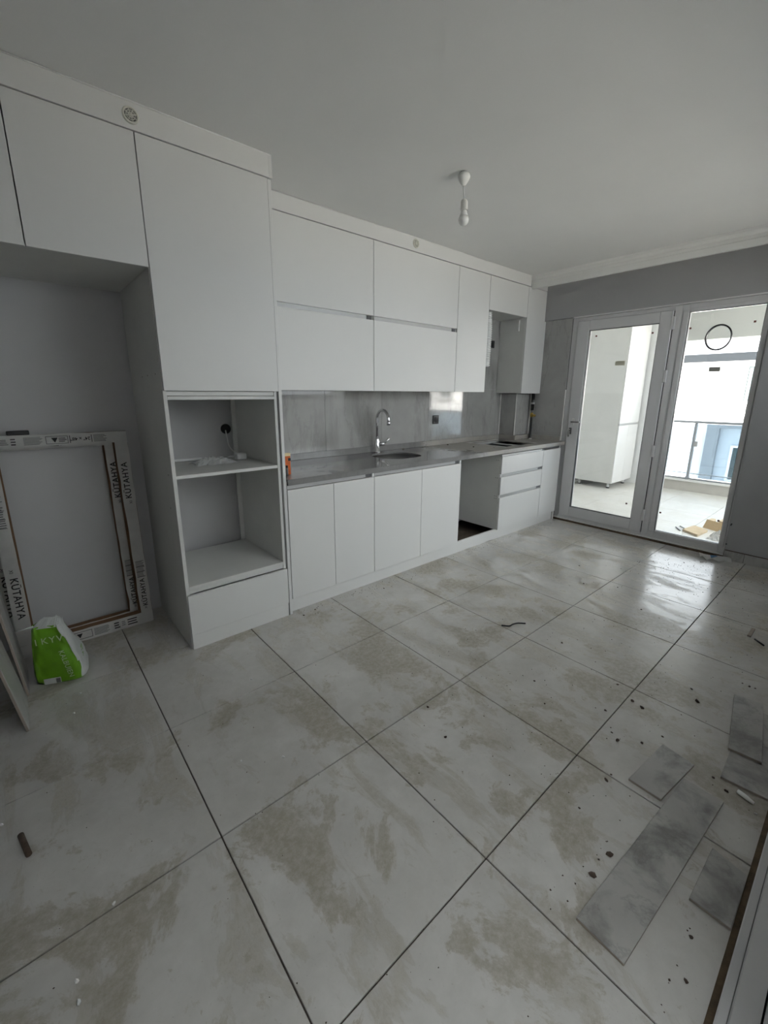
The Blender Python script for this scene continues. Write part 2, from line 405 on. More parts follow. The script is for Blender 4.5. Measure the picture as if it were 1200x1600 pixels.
# ------------------------------------------------------------------ balcony door (structure)
door1 = thing('door_1', 'white plastic balcony door with one tall glass pane', 'door', (4.33, .7, 0)); struct(door1)
fx = (4.305, 4.370)     # outer frame depth
bx('frame_post', door1, fx, (1.112, 1.168), (.030, 2.170), 'pvc', .003)
bx('frame_head', door1, fx, (.2425, 1.112), (2.135, 2.170), 'pvc', .003)
bx('frame_sill', door1, fx, (.2425, 1.112), (.030, .060), 'pvc', .003)
bx('frame_post', door1, fx, (.186, .2425), (.030, 2.170), 'pvc', .003)
sx = (4.290, 4.355)     # sash stands a little proud
bx('stile', door1, sx, (.989, 1.110), (.062, 2.133), 'pvc', .004)
bx('stile', door1, sx, (.248, .350), (.062, 2.133), 'pvc', .004)
bx('rail', door1, sx, (.350, .989), (2.038, 2.133), 'pvc', .004)
bx('rail', door1, sx, (.350, .989), (.062, .174), 'pvc', .004)
bx('gasket', door1, (4.306, 4.350), (.2425, .248), (.065, 2.130), 'gasket', 0)
gd = boxes('glazing_gasket', door1, [((4.296, 4.330), (.985, .9895), (.174, 2.038)), ((4.296, 4.330), (.3495, .3535), (.174, 2.038)),
     ((4.296, 4.330), (.35, .989), (2.0345, 2.0385)), ((4.296, 4.330), (.35, .989), (.1735, .1775))], 'gasket')
pane = bx('glass', door1, (4.314, 4.320), (.350, .989), (.174, 2.038), 'glass', 0)
bx('sticker', pane, (4.3126, 4.3138), (.61, .70), (1.682, 1.724), 'stickery', 0)
for y_, z_ in ((.917, 1.978), (.402, 1.960), (.414, .322)):
    lathe('corner_pad', pane, (4.3138, y_, z_), [(.011, 0), (.011, -.004)], 'redpad', 4, axis=(1, 0, 0))
for z_ in (2.025, 1.568, .877, .239):
    h = bx('hinge', door1, (4.280, 4.306), (.226, .252), (z_-.055, z_+.055), 'pvc', .004)
# handle: rose, spindle, lever; lock cylinder with a key
hd = bx('handle_rose', door1, (4.283, 4.290), (1.035, 1.065), (1.075, 1.150), 'wplast', .004)
tube('lever', hd, [(4.286, 1.05, 1.115), (4.245, 1.05, 1.115), (4.238, 1.04, 1.115), (4.236, .955, 1.117)], [.008, .008, .008, .007], 'steel', 10)
lk = bx('lock_plate', door1, (4.284, 4.290), (1.056, 1.086), (.98, 1.05), 'alu_dark', .003)
lathe('key', lk, (4.284, 1.071, 1.03), [(.006, 0), (.006, -.02), (.002, -.021)], 'chrome', 8, axis=(1, 0, 0))
boxes('key_tag', lk, [((4.262, 4.265), (1.064, 1.084), (.955, 1.015))], 'chrome', .001)
bx('foam_seal', door1, (4.278, 4.36), (-.438, 1.165), (-.005, .018), 'rust', .004)
bx('foam_seal', door1, (4.290, 4.36), (-.438, 1.165), (.018, .030), 'plaster', .003)
bx('jamb_gap', door1, (4.306, 4.36), (1.168, 1.178), (.0, 2.170), 'inkgrey', 0)

win1 = thing('window_1', 'fixed tall glass pane with a round vent ring beside balcony door', 'window', (4.33, -.1, 0)); struct(win1)
bx('frame_post', win1, fx, (.130, .186), (.030, 2.170), 'pvc', .003)
bx('frame_post', win1, fx, (-.440, -.390), (.030, 2.170), 'pvc', .003)
bx('frame_head', win1, fx, (-.390, .130), (2.105, 2.170), 'pvc', .003)
bx('frame_sill', win1, fx, (-.390, .130), (.030, .104), 'pvc', .003)
bx('bead', win1, (4.298, 4.318), (.130, .176), (.092, 2.118), 'pvc', .004)
bx('bead', win1, (4.298, 4.318), (-.425, -.388), (.092, 2.118), 'pvc', .004)
bx('bead', win1, (4.298, 4.318), (-.388, .130), (2.106, 2.135), 'pvc', .004)
bx('bead', win1, (4.298, 4.318), (-.388, .130), (.080, .108), 'pvc', .004)
boxes('glazing_gasket', win1, [((4.310, 4.330), (.126, .1305), (.105, 2.106)), ((4.310, 4.330), (-.389, -.3845), (.105, 2.106)),
     ((4.310, 4.330), (-.388, .130), (2.102, 2.1065)), ((4.310, 4.330), (-.388, .130), (.1045, .109))], 'gasket')
pane2 = bx('glass', win1, (4.320, 4.326), (-.390, .130), (.104, 2.106), 'glass', 0)
bx('sticker', pane2, (4.3184, 4.3198), (-.161, -.078), (1.597, 1.638), 'sticker', 0)
for y_, z_ in ((.108, 1.970), (-.330, 1.977), (.104, .292), (-.352, .315)):
    lathe('corner_pad', pane2, (4.3198, y_, z_), [(.011, 0), (.011, -.004)], 'redpad', 4, axis=(1, 0, 0))
bm = bmesh.new(); N = 40; rc = Vector((4.3175, -.106, 1.876))
for k in range(N):
    a0, a1 = 2*math.pi*k/N, 2*math.pi*(k+1)/N
    def rp(ang, r_, x_): return bm.verts.new((rc.x+x_, rc.y+math.cos(ang)*r_*.94, rc.z+math.sin(ang)*r_*1.06))
    q = [rp(a0, .090, -.012), rp(a1, .090, -.012), rp(a1, .1, -.006), rp(a0, .1, -.006)]; bm.faces.new(q)
    q = [rp(a0, .090, -.012), rp(a1, .090, -.012), rp(a1, .086, .006), rp(a0, .086, .006)]; bm.faces.new(q)
    q = [rp(a0, .1, -.006), rp(a1, .1, -.006), rp(a1, .1, .010), rp(a0, .1, .010)]; bm.faces.new(q)
bmesh.ops.remove_doubles(bm, verts=bm.verts[:], dist=1e-5)
obj('vent_ring', bm, 'black', win1)

# ------------------------------------------------------------------ balcony (structure and things)
bal = struct(bx('balcony_floor', None, (4.37, 7.20), (-2.6, 2.02), (-.16, -.008), 'curb', 0))
xs = [4.37, 4.60, 5.20, 5.80, 6.40, 7.0, 7.20]; ys = [-2.6, -2.4, -1.8, -1.2, -.6, 0, .6, 1.2, 1.8, 2.02]
for i in range(len(xs)-1):
    for j in range(len(ys)-1):
        piece('tile', bal, (xs[i]+xs[i+1])/2, (ys[j]+ys[j+1])/2, -.006, xs[i+1]-xs[i]-.003, ys[j+1]-ys[j]-.003, .010, 'balcony', .001)
struct(boxes('balcony_wall_left', None, [((4.45, 7.35), (2.02, 2.17), (-.16, 2.60)), ((4.25, 4.45), (1.95, 2.17), (-.16, 2.75))], 'balwall'))
bx('skirting', bpy.data.objects['balcony_wall_left'], (4.45, 7.19), (2.008, 2.02), (0, .075), 'trimw', .001)
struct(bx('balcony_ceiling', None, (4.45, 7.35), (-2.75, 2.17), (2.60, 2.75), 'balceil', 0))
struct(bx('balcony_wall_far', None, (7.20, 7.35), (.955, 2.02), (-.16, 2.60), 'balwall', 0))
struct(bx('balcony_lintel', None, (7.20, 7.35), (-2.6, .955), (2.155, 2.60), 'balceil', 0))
struct(bx('balcony_wall_right', None, (4.45, 7.35), (-2.75, -2.6), (-.16, 1.0), 'balwall', 0))
curb = struct(bx('balcony_curb', None, (7.20, 7.37), (-2.6, .955), (-.16, .145), 'curb', .004))
bx('curb_cap', curb, (7.17, 7.39), (-2.6, .955), (.145, .168), 'trimw', .004)

rail = thing('balcony_railing', 'grey metal balcony railing with blue tinted glass panels', 'railing', (7.28, -.8, .168))
bx('top_rail', rail, (7.255, 7.305), (-2.598, .953), (1.00, 1.035), 'raily', .006)
bx('bottom_rail', rail, (7.262, 7.298), (-2.598, .953), (.168, .192), 'raily', .003)
bx('wire_rail', rail, (7.270, 7.290), (-2.598, .953), (.255, .264), 'raily', 0)
bx('wire_rail', rail, (7.275, 7.285), (-2.598, .953), (1.080, 1.087), 'raily', 0)
posts = [.640, -.36, -1.36, -2.36]
for y_ in posts:
    po = bx('post', rail, (7.258, 7.302), (y_-.017, y_+.017), (.168, 1.0), 'raily', .004)
    bx('foot', po, (7.248, 7.312), (y_-.03, y_+.03), (.168, .205), 'raily', .004)
    bx('glass_clip', po, (7.250, 7.270), (y_-.06, y_-.010), (.66, .74), 'alu', .008)
edges = [.953]+posts+[-2.598]
for k in range(len(edges)-1):
    bx('glass_panel', rail, (7.276, 7.284), (edges[k+1]+.018, edges[k]-.018), (.20, .995), 'railglass', 0)

bc = thing('balcony_cabinet', 'tall white cabinet on short legs out on the balcony', 'cabinet', (6.78, 1.68, 0))
bx('side_panel', bc, (6.42, 6.438), (1.400, 1.985), (.085, 2.45), 'carcass', .001)
bx('side_panel', bc, (7.132, 7.15), (1.400, 1.985), (.085, 2.45), 'carcass', .001)
boxes('carcass', bc, [((6.438, 7.132), (1.405, 1.985), (.085, .103)), ((6.438, 7.132), (1.405, 1.985), (2.432, 2.45)), ((6.438, 7.132), (1.975, 1.985), (.103, 2.432)), ((6.438, 7.132), (1.41, 1.97), (.96, .978))], 'carcass')
for x0, x1 in ((6.422, 6.783), (6.787, 7.148)):
    bx('door', bc, (x0, x1), (1.380, 1.398), (.088, .955), 'white', .001)
    bx('door', bc, (x0, x1), (1.380, 1.398), (.985, 2.448), 'white', .001)
bx('handle_strip', bc, (6.43, 7.14), (1.384, 1.398), (.957, .983), 'alu', .001)
for x_ in (6.50, 7.07):
    for y_ in (1.46, 1.90):
        lg = lathe('leg', bc, (x_, y_, 0), [(.022, .018), (.017, .022), (.017, .085)], 'wplast', 12)
        lathe('foot', lg, (x_, y_, 0), [(.024, 0), (.024, .018)], 'black', 12)
br = thing('wall_bracket', 'short grey metal bracket fixed high on the balcony wall', 'bracket', (6.6, 2.02, 2.15))
tube('rod', br, [(6.62, 2.018, 2.16), (6.62, 1.90, 2.165), (6.62, 1.80, 2.15)], .010, 'alu', 10)
bx('plate', br, (6.595, 6.645), (2.008, 2.0195), (2.12, 2.20), 'alu', .003)
bx('clamp', br, (6.60, 6.64), (1.765, 1.805), (2.125, 2.170), 'alu', .004)

def slab(name, pts, z0, th, mat, label, cat, group=None, bend=0., edge_mat=None):
    o = prism(name, None, pts, z0, z0+th, mat, min(.001, th*.3)); tag(o, label, cat, group); return o
slab('cardboard_sheet', [(4.90, .035), (4.79, -.125), (5.06, -.15), (5.16, -.005)], -.001, .022, 'cardl', 'flat tan cardboard sheet on the balcony tiles', 'cardboard')
slab('cardboard_scrap', [(5.46, -.05), (5.44, -.10), (5.52, -.12), (5.60, -.10), (5.60, -.06)], -.001, .03, 'cardl', 'small rounded cardboard scrap beyond the flat tan sheet', 'cardboard')
slab('cardboard_strip', [(5.56, -.14), (5.50, -.36), (5.66, -.37), (5.70, -.15)], -.001, .025, 'cardl', 'reddish tan cardboard strip by the balcony window frame', 'cardboard')
# folded cardboard leaning scrap
bm = bmesh.new(); vs = [bm.verts.new(p) for p in ((5.21, -.07, 0), (5.14, -.24, 0), (5.18, -.26, .09), (5.25, -.09, .09))]
bm.faces.new(vs); bmesh.ops.solidify(bm, geom=bm.faces[:], thickness=.008)
tag(obj('cardboard_flap', bm, 'cardl'), 'upright bent cardboard flap beside the tan sheet', 'cardboard')
# crumpled plastic film
def crumple(name, c, sx_, sy_, sz_, mat, label=None, cat=None, seed=0, seg=12, parent=None, flat=.0):
    rnd = random.Random(seed); bm = bmesh.new(); grid = []
    for i in range(seg+1):
        row = []
        for j in range(seg+1):
            u, v = i/seg-.5, j/seg-.5
            r_ = 1-.25*rnd.random()
            z_ = max(0.0, (1-(2*u)**2)*(1-(2*v)**2))*sz_*(.25+.75*rnd.random())
            row.append(bm.verts.new((c[0]+u*sx_*r_, c[1]+v*sy_*r_, c[2]+.001+z_+.002*rnd.random())))
        grid.append(row)
    for i in range(seg):
        for j in range(seg): bm.faces.new((grid[i][j], grid[i+1][j], grid[i+1][j+1], grid[i][j+1]))
    bmesh.ops.solidify(bm, geom=bm.faces[:], thickness=.0012)
    o = obj(name, bm, mat, parent)
    if label: tag(o, label, cat)
    return o
crumple('plastic_film', (4.90, -.29, 0), .26, .20, .10, 'film', 'crumpled clear plastic film on the balcony floor', 'plastic film', 3)
for k, (p0, p1) in enumerate((((4.99, .12, .006), (4.88, .05, .006)), ((5.06, .10, .006), (4.97, .015, .006)))):
    tag(tube('metal_rod', None, [p0, p1], .006, 'raily', 8), 'thin grey metal offcut beside the balcony cardboard sheet', 'metal rod', 'metal offcuts on the balcony')

# ------------------------------------------------------------------ far building and ground
struct(bx('ground', None, (-60, 90), (-80, 80), (-12.4, -12), 'ground', 0))
nb = thing('apartment_building', 'white apartment building with grey roof band beyond the railing', 'building', (22, 0, -12))
bx('wall', nb, (20, 28), (-16, 18), (-12, 2.62), 'facade', 0)
bx('roof_band', nb, (19.85, 28.2), (-16.2, 18.2), (2.62, 2.90), 'roofband', 0)
bx('pilaster', nb, (19.75, 20.05), (2.86, 3.25), (-11.9, .20), 'pilaster', 0)
bx('ledge', nb, (19.70, 20.05), (-5.0, 3.25), (.20, .42), 'pilaster', 0)
bx('bay_wall', nb, (19.95, 20.02), (-5.0, 2.86), (-11.9, .20), 'facade_b', 0)
for zc, hh in ((1.80, 1.36), (-1.10, 1.36), (-4.1, 1.36), (-7.1, 1.36)):
    for yc in (-13, -10, -7, -4, -1, 1.95, 5.1, 8, 11, 14):
        wf = boxes('window', nb, [((19.86, 20.0), (yc-.5, yc-.42), (zc-hh/2, zc+hh/2)), ((19.86, 20.0), (yc+.42, yc+.5), (zc-hh/2, zc+hh/2)),
            ((19.86, 20.0), (yc-.42, yc+.42), (zc+hh/2-.08, zc+hh/2)), ((19.86, 20.0), (yc-.42, yc+.42), (zc-hh/2, zc-hh/2+.08)), ((19.86, 20.0), (yc-.03, yc+.03), (zc-hh/2, zc+hh/2))], 'facade')
        bx('pane', wf, (19.90, 19.94), (yc-.42, yc+.42), (zc-hh/2+.08, zc+hh/2-.08), 'winpane', 0)
        bx('sill', wf, (19.78, 20.0), (yc-.6, yc+.6), (zc-hh/2-.06, zc-hh/2), 'trimw', 0)

# ------------------------------------------------------------------ tall oven housing unit
D = .018
tl = thing('oven_housing_cabinet', 'tall white cabinet with two empty open oven niches', 'cabinet', (.57, 1.47, 0))
bx('side_panel', tl, (.260, .278), (YF, 1.798), (.0, 2.466), 'carcass', .001)
bx('side_panel', tl, (.842, .860), (YF+.002, 1.788), (.0, 2.466), 'carcass', .001)
bx('end_panel', tl, (.866, .8848), (YF-.012, 1.788), (.0, 2.466), 'white', .001)
bx('door', tl, (.263, .862), (YF-D, YF-.0005), (1.410, 2.466), 'white', .001)
bx('rail', tl, (.279, .841), (YF+.004, YF+.022), (1.386, 1.408), 'carcass', .001)
bx('shelf', tl, (.279, .841), (YF, 1.72), (1.366, 1.384), 'carcass', .001)
bx('shelf', tl, (.279, .841), (YF+.004, 1.66), (.968, .986), 'carcass', .001)
bx('shelf', tl, (.279, .841), (YF, 1.72), (.352, .372), 'carcass', .001)
bx('rail', tl, (.279, .841), (YF+.006, YF+.022), (.328, .351), 'carcass', .001)
bx('drawer', tl, (.263, .858), (YF-D, YF-.0005), (.092, .326), 'white', .001)
bx('plinth', tl, (.265, .858), (YF-.010, YF-.0005), (.0005, .088), 'white', .001)
bx('back_strip', tl, (.812, .841), (1.722, 1.735), (.372, 1.366), 'carcass', .001)
for y_, z_ in ((1.24, 1.49), (1.40, 1.487), (1.52, 1.484), (1.22, .985), (1.25, .80)):
    lathe('screw_hole', tl, (.2602, y_, z_), [(.004, 0), (.004, -.0006)], 'gasket', 8, axis=(1, 0, 0))

# overhead cabinet over the fridge niche
oh = thing('fridge_overhead_cabinet', 'white overhead cabinet with two plain doors above empty fridge niche', 'cabinet', (-.17, 1.47, 1.948))
boxes('carcass', oh, [((-.602, .258), (YF, YB-.003), (1.950, 1.968)), ((-.602, -.584), (YF, YB-.003), (1.968, 2.466)), ((.24, .258), (YF, YB-.003), (1.968, 2.466)),
      ((-.584, .24), (YF, YB-.003), (2.448, 2.466)), ((-.584, .24), (YB-.012, YB-.003), (1.968, 2.448))], 'carcass')
bx('door', oh, (-.600, -.1715), (YF-D, YF-.0005), (1.948, 2.466), 'white', .001)
bx('door', oh, (-.1675, .259), (YF-D, YF-.0005), (1.948, 2.466), 'white', .001)
sp = bx('fridge_side_panel', None, (-.618, -.603), (YF, YB-.003), (0, 2.466), 'carcass', .001)
tag(sp, 'white side panel standing at the left of fridge niche', 'panel')

# filler boards up to the ceiling, each with a round vent
def vent(parent, cx, cy, cz, r):
    v = lathe('vent', parent, (cx, cy, cz), [(r*1.05, 0), (r*1.05, .004), (r*.98, .008), (r*.80, .008), (r*.78, .002)], 'ivory', 28, axis=(0, -1, 0), label='round ivory plastic vent grille')
    lathe('mesh_disc', v, (cx, cy-.0015, cz), [(r*.79, 0), (r*.79, .0006)], 'vent_in', 24, axis=(0, -1, 0))
    for k in range(4):
        a_ = k*math.pi/4+.3; dx, dz = math.cos(a_)*r*.80, math.sin(a_)*r*.80
        tube('spoke', v, [(cx-dx, cy-.0055, cz-dz), (cx+dx, cy-.0055, cz+dz)], .0022, 'ivory', 6)
    for rr in (.3, .56):
        tube('ring', v, [(cx+math.cos(q*math.pi/10)*r*rr, cy-.0055, cz+math.sin(q*math.pi/10)*r*rr) for q in range(21)], .0018, 'ivory', 6)
fb = thing('filler_board', 'white filler board with round vent above the tall cabinets', 'filler board', (.13, YF, 2.47))
bx('board', fb, (-.618, .872), (YF-.020, YF-.002), (2.4705, H-.001), 'white', .001)
bx('return_board', fb, (.872, .890), (YF-.020, YW-.02), (2.4705, H-.001), 'white', .001)
tube('caulk_bead', fb, [(-.618, YF-.020, H-.003), (.3, YF-.0215, H-.003), (.885, YF-.020, H-.003)], .003, 'plaster', 6)
vent(fb, .255, YF-.020, 2.520, .030)
fb2 = thing('filler_board', 'white filler board with small round vent above the wall units', 'filler board', (2.6, YW, 2.47))
bx('board', fb2, (.892, 3.928), (YW-.020, YW-.002), (2.4745, H-.001), 'white', .001)
tube('caulk_bead', fb2, [(.893, YW-.020, H-.003), (3.927, YW-.020, H-.003)], .003, 'plaster', 6)
bx('board_end', fb2, (3.976, 4.258), (YW-.018, YW-.002), (2.4745, H-.001), 'white', .001)
vent(fb2, 2.264, YW-.020, 2.530, .030)

# ------------------------------------------------------------------ wall units
def wall_unit(x0, x1, z0, z1, label, flaps=False, ybk=YB-.012, group=None, open_bottom=False):
    w = thing('wall_cabinet', label, 'cabinet', ((x0+x1)/2, 1.64, z0), group)
    bx('side_panel', w, (x0+.0005, x0+D), (YW, ybk), (z0, z1), 'carcass', .0008)
    bx('side_panel', w, (x1-D, x1-.0005), (YW, ybk), (z0, z1), 'carcass', .0008)
    bx('bottom_panel', w, (x0+D, x1-D), (YW, ybk), (z0, z0+D), 'carcass', .0008)
    bx('top_panel', w, (x0+D, x1-D), (YW, ybk), (z1-D, z1), 'carcass', .0008)
    g_ = .0016
    if flaps:
        bx('door', w, (x0+g_, x1-g_), (YW-D, YW-.0005), (z0-.002, 1.932), 'white', .001)
        bx('door', w, (x0+g_, x1-g_), (YW-D, YW-.0005), (1.962, z1-.001), 'white', .001)
        hs = bx('handle_channel', w, (x0+.003, x1-.003), (YW+.000, YW+.012), (1.928, 1.966), 'alu', .001)
        bx('end_cap', hs, (x1-.055, x1-.012), (YW-.006, YW), (1.934, 1.960), 'alu_dark', .001)
    else:
        bx('door', w, (x0+g_, x1-g_), (YW-D, YW-.0005), (z0-.002, z1-.001), 'white', .001)
    return w
wall_unit(.892, 1.8435, 1.422, 2.470, 'wide white wall unit with two lift doors next to tall cabinet', True)
wall_unit(1.8445, 2.7985, 1.422, 2.470, 'wide white wall unit with two lift doors above the black socket', True)
wall_unit(2.7995, 3.2455, 1.422, 2.470, 'narrow white wall unit beside the flexible hose')
wall_unit(3.2465, 3.8975, 2.176, 2.470, 'short white wall unit over the empty hood gap')
wu = wall_unit(3.8985, 4.2575, 1.412, 2.470, 'white wall unit above the boxed-in corner pipe')
bx('filler_strip', wu, (4.259, 4.296), (YW-.010, YW+.01), (1.412, 2.175), 'white', .001)
bx('cross_rail', wu, (3.880, 3.8983), (YW+.06, YB-.02), (2.05, 2.155), 'carcass', .001)

hs = thing('hood_socket', 'black wall socket inside the empty hood gap', 'socket', (3.76, YB-.012, 1.93))
bx('plate', hs, (3.715, 3.800), (YB-.022, YB-.0095), (1.888, 1.965), 'black', .004)
lathe('insert', hs, (3.757, YB-.0215, 1.926), [(.024, 0), (.022, .003), (.020, .003)], 'gasket', 16, axis=(0, -1, 0))
# flexible white corrugated hose along the side of the narrow unit
hose = []; rad = []
for k in range(120):
    tt = k/119; z_ = 2.165-.50*tt
    hose.append((3.330+.006*math.sin(tt*5), 1.548-.015*tt, z_)); rad.append(.046 if k % 4 in (0, 1) else .036)
fh = thing('ventilation_hose', 'white corrugated ventilation hose hanging in the hood gap', 'hose', (3.30, 1.55, 1.66))
tube('corrugated_tube', fh, hose, rad, 'wplast', 18)

# ------------------------------------------------------------------ base units
ZB, ZC = .108, .828
def base_carcass(w, x0, x1):
    bx('side_panel', w, (x0+.0005, x0+D), (YF, YB-.02), (ZB-.003, .855), 'carcass', .0008)
    bx('side_panel', w, (x1-D, x1-.0005), (YF, YB-.02), (ZB-.003, .855), 'carcass', .0008)
    bx('bottom_panel', w, (x0+D, x1-D), (YF, YB-.02), (ZB-.003, ZB+.015), 'carcass', .0008)
    bx('back_panel', w, (x0+D, x1-D), (YB-.028, YB-.02), (ZB+.015, .70), 'carcass', .0)
def base_doors(x0, xm, x1, label):
    w = thing('base_cabinet', label, 'cabinet', ((x0+x1)/2, 1.46, 0)); base_carcass(w, x0, x1)
    for a_, b_ in ((x0, xm), (xm, x1)):
        bx('door', w, (a_+.0016, b_-.0016), (YF-D, YF-.0005), (ZB, ZC), 'white', .001)
    hc = bx('handle_channel', w, (x0+.002, x1-.075), (YF-.012, YF+.004), (.832, .8555), 'alu', .001)
    bx('channel_gap', hc, (x1-.075, x1-.016), (YF-.002, YF+.006), (.832, .855), 'alu_dark', 0)
    bx('end_cap', hc, (x1-.016, x1), (YF-.014, YF), (.830, .8555), 'wplast', .001)
    return w
base_doors(.8852, 1.222, 1.5675, 'white two-door base unit next to the tall cabinet')
base_doors(1.5685, 2.050, 2.524, 'white two-door base unit under the sink')
dw = thing('drawer_cabinet', 'white base unit with three drawers under the hob cutout', 'cabinet', (3.5, 1.46, 0)); 
x0, x1 = 3.128, 3.870
bx('side_panel', dw, (x0+.0005, x0+D), (YF+.004, YB-.02), (ZB-.003, .855), 'carcass', .0008)
bx('side_panel', dw, (x1-D, x1-.0005), (YF, YB-.02), (ZB-.003, .855), 'carcass', .0008)
bx('bottom_panel', dw, (x0+D, x1-D), (YF, YB-.02), (ZB-.003, ZB+.015), 'carcass', .0008)
bx('back_panel', dw, (x0+D, x1-D), (YB-.028, YB-.02), (ZB+.015, .84), 'carcass', .0)
for z0, z1 in ((.661, .828), (.457, .630), (ZB, .427)):
    d_ = bx('drawer', dw, (x0-.002, x1-.0016), (YF-D, YF-.0005), (z0, z1), 'white', .001)
    if z1 < .8:
        hc = bx('handle_channel', d_, (x0-.004, x1-.03), (YF-.010, YF+.006), (z1+.002, z1+.028), 'alu', .001)
        bx('end_cap', hc, (x1-.075, x1-.004), (YF-.012, YF+.004), (z1+.004, z1+.026), 'alu_dark', .001)
        bx('end_cap', hc, (x0-.016, x0-.004), (YF-.016, YF), (z1+.001, z1+.03), 'wplast', .001)
    else:
        hc = bx('handle_channel', d_, (x0-.018, x1-.04), (YF-.022, YF+.006), (z1+.003, z1+.022), 'alu', .001)
        bx('end_cap', hc, (x1-.04, x1-.004), (YF-.020, YF+.004), (z1+.003, z1+.022), 'alu_dark', .001)
boxes('drawer_shade_box', dw, [((x0+.02, x1-.02), (YF+.01, YB-.04), (.62, .632)), ((x0+.02, x0+.035), (YF+.01, YB-.04), (.632, .845)), ((x1-.035, x1-.02), (YF+.01, YB-.04), (.632, .845)), ((x0+.035, x1-.035), (YB-.055, YB-.04), (.632, .845)), ((x0+.035, x1-.035), (YF+.01, YF+.025), (.632, .80))], 'hob_shade')  # dark box added to paint the shade below the hob cutout
for z_ in (.79, .62, .44, .415):
    for y_ in (1.17, 1.19): lathe('screw_hole', dw, (x0+.0006, y_, z_), [(.0035, 0), (.0035, -.0008)], 'gasket', 6, axis=(1, 0, 0))
dn = thing('base_cabinet', 'narrow white base unit beside the balcony door frame', 'cabinet', (4.05, 1.46, 0)); base_carcass(dn, 3.871, 4.234)
bx('door', dn, (3.8726, 4.232), (YF-D, YF-.0005), (ZB, ZC), 'white', .001)
bx('handle_channel', dn, (3.873, 4.230), (YF-.002, YF+.006), (.832, .855), 'alu_dark', .001)
bx('filler_strip', dn, (4.236, 4.262), (YF+.004, YF+.024), (.0, .855), 'carcass', .001)
pl = bx('plinth_board', None, (.8875, 4.234), (YF+.020, YF+.036), (.0005, .1035), 'white', .001)
tag(pl, 'long white plinth board along the foot of the base units', 'plinth')

# worktop with two cutouts
wt = thing('worktop', 'grey polished stone worktop with sink and hob cutouts', 'worktop', (2.6, 1.46, .858))
def rrect(x0, x1, y0, y1, r, n=8, bow=0.):
    pts = []
    for cx, cy, a0 in ((x1-r, y1-r, 0), (x0+r, y1-r, 90), (x0+r, y0+r, 180), (x1-r, y0+r, 270)):
        for k in range(n+1):
            a_ = math.radians(a0+90*k/n); pts.append((cx+r*math.cos(a_), cy+r*math.sin(a_)))
    return pts
SINK = rrect(1.895, 2.290, 1.300, 1.655, .13)
HOB = [(3.345, 1.250), (3.890, 1.250), (3.890, 1.705), (3.345, 1.705)]
OUT = [(.889, 1.118), (4.290, 1.118), (4.290, 1.780), (.889, 1.780)]
bm = bmesh.new(); ZT, ZU = .895, .881
for z_, loops in ((ZT, (OUT, SINK, HOB)), (ZU, (OUT, SINK, HOB))):
    es = []
    for L in loops:
        vs = [bm.verts.new((x_, y_, z_)) for x_, y_ in L]
        es += [bm.edges.new((vs[i], vs[(i+1) % len(vs)])) for i in range(len(vs))]
    bmesh.ops.triangle_fill(bm, edges=es, use_beauty=True)
bm.verts.ensure_lookup_table()
n = len(OUT)+len(SINK)+len(HOB); s = 0
for L in (OUT, SINK, HOB):
    for i in range(len(L)):
        a_, b_ = s+i, s+(i+1) % len(L)
        bm.faces.new((bm.verts[a_], bm.verts[b_], bm.verts[n+b_], bm.verts[n+a_]))
    s += len(L)
obj('slab', bm, 'worktop', wt)
bx('front_apron', wt, (.889, 4.290), (1.118, 1.138), (.8575, .8812), 'worktop', .0008)
bx('back_batten', wt, (.90, 4.285), (1.74, 1.775), (.8575, .8812), 'carcass', 0)
bx('upstand', wt, (.889, 3.995), (1.768, 1.7895), (.8955, .945), 'worktop', .001)
bx('upstand', wt, (3.980, 3.995), (1.568, 1.768), (.8955, .945), 'worktop', .001)
bx('upstand', wt, (3.980, 4.290), (1.553, 1.568), (.8955, .945), 'worktop', .001)
bx('upstand', wt, (4.277, 4.2915), (1.178, 1.553), (.8955, .945), 'worktop', .001)
bm = bmesh.new()      # dusty rim round the hob cutout
for (ax, ay), (bx_, by_) in (((3.325, 1.235), (3.345, 1.725)), ((3.345, 1.705), (3.91, 1.725)), ((3.89, 1.235), (3.91, 1.705))):
    add_box(bm, (ax, bx_), (ay, by_), (.8952, .8965))
obj('dusty_rim', bm, 'cream' if False else 'trimw', wt)

# sink bowl
sk = thing('sink_bowl', 'dark satin steel sink bowl set under the worktop', 'sink', (2.09, 1.48, .70))
bm = bmesh.new(); loops = []
for zz, sc in ((.8805, 1.06), (.8805, 1.012), (.72, .98), (.70, .90), (.695, .25)):
    loops.append([bm.verts.new((2.0925+(x_-2.0925)*sc, 1.4775+(y_-1.4775)*sc, zz)) for x_, y_ in SINK])
for a_, b_ in zip(loops, loops[1:]):
    for i in range(len(a_)):
        f = bm.faces.new((a_[i], a_[(i+1) % len(a_)], b_[(i+1) % len(a_)], b_[i])); f.smooth = True
bm.faces.new(loops[-1])
obj('bowl', bm, 'steel', sk)
lathe('drain', sk, (2.0925, 1.4775, .6955), [(.045, 0), (.045, .003), (.035, .004), (.02, .001)], 'chrome', 18)
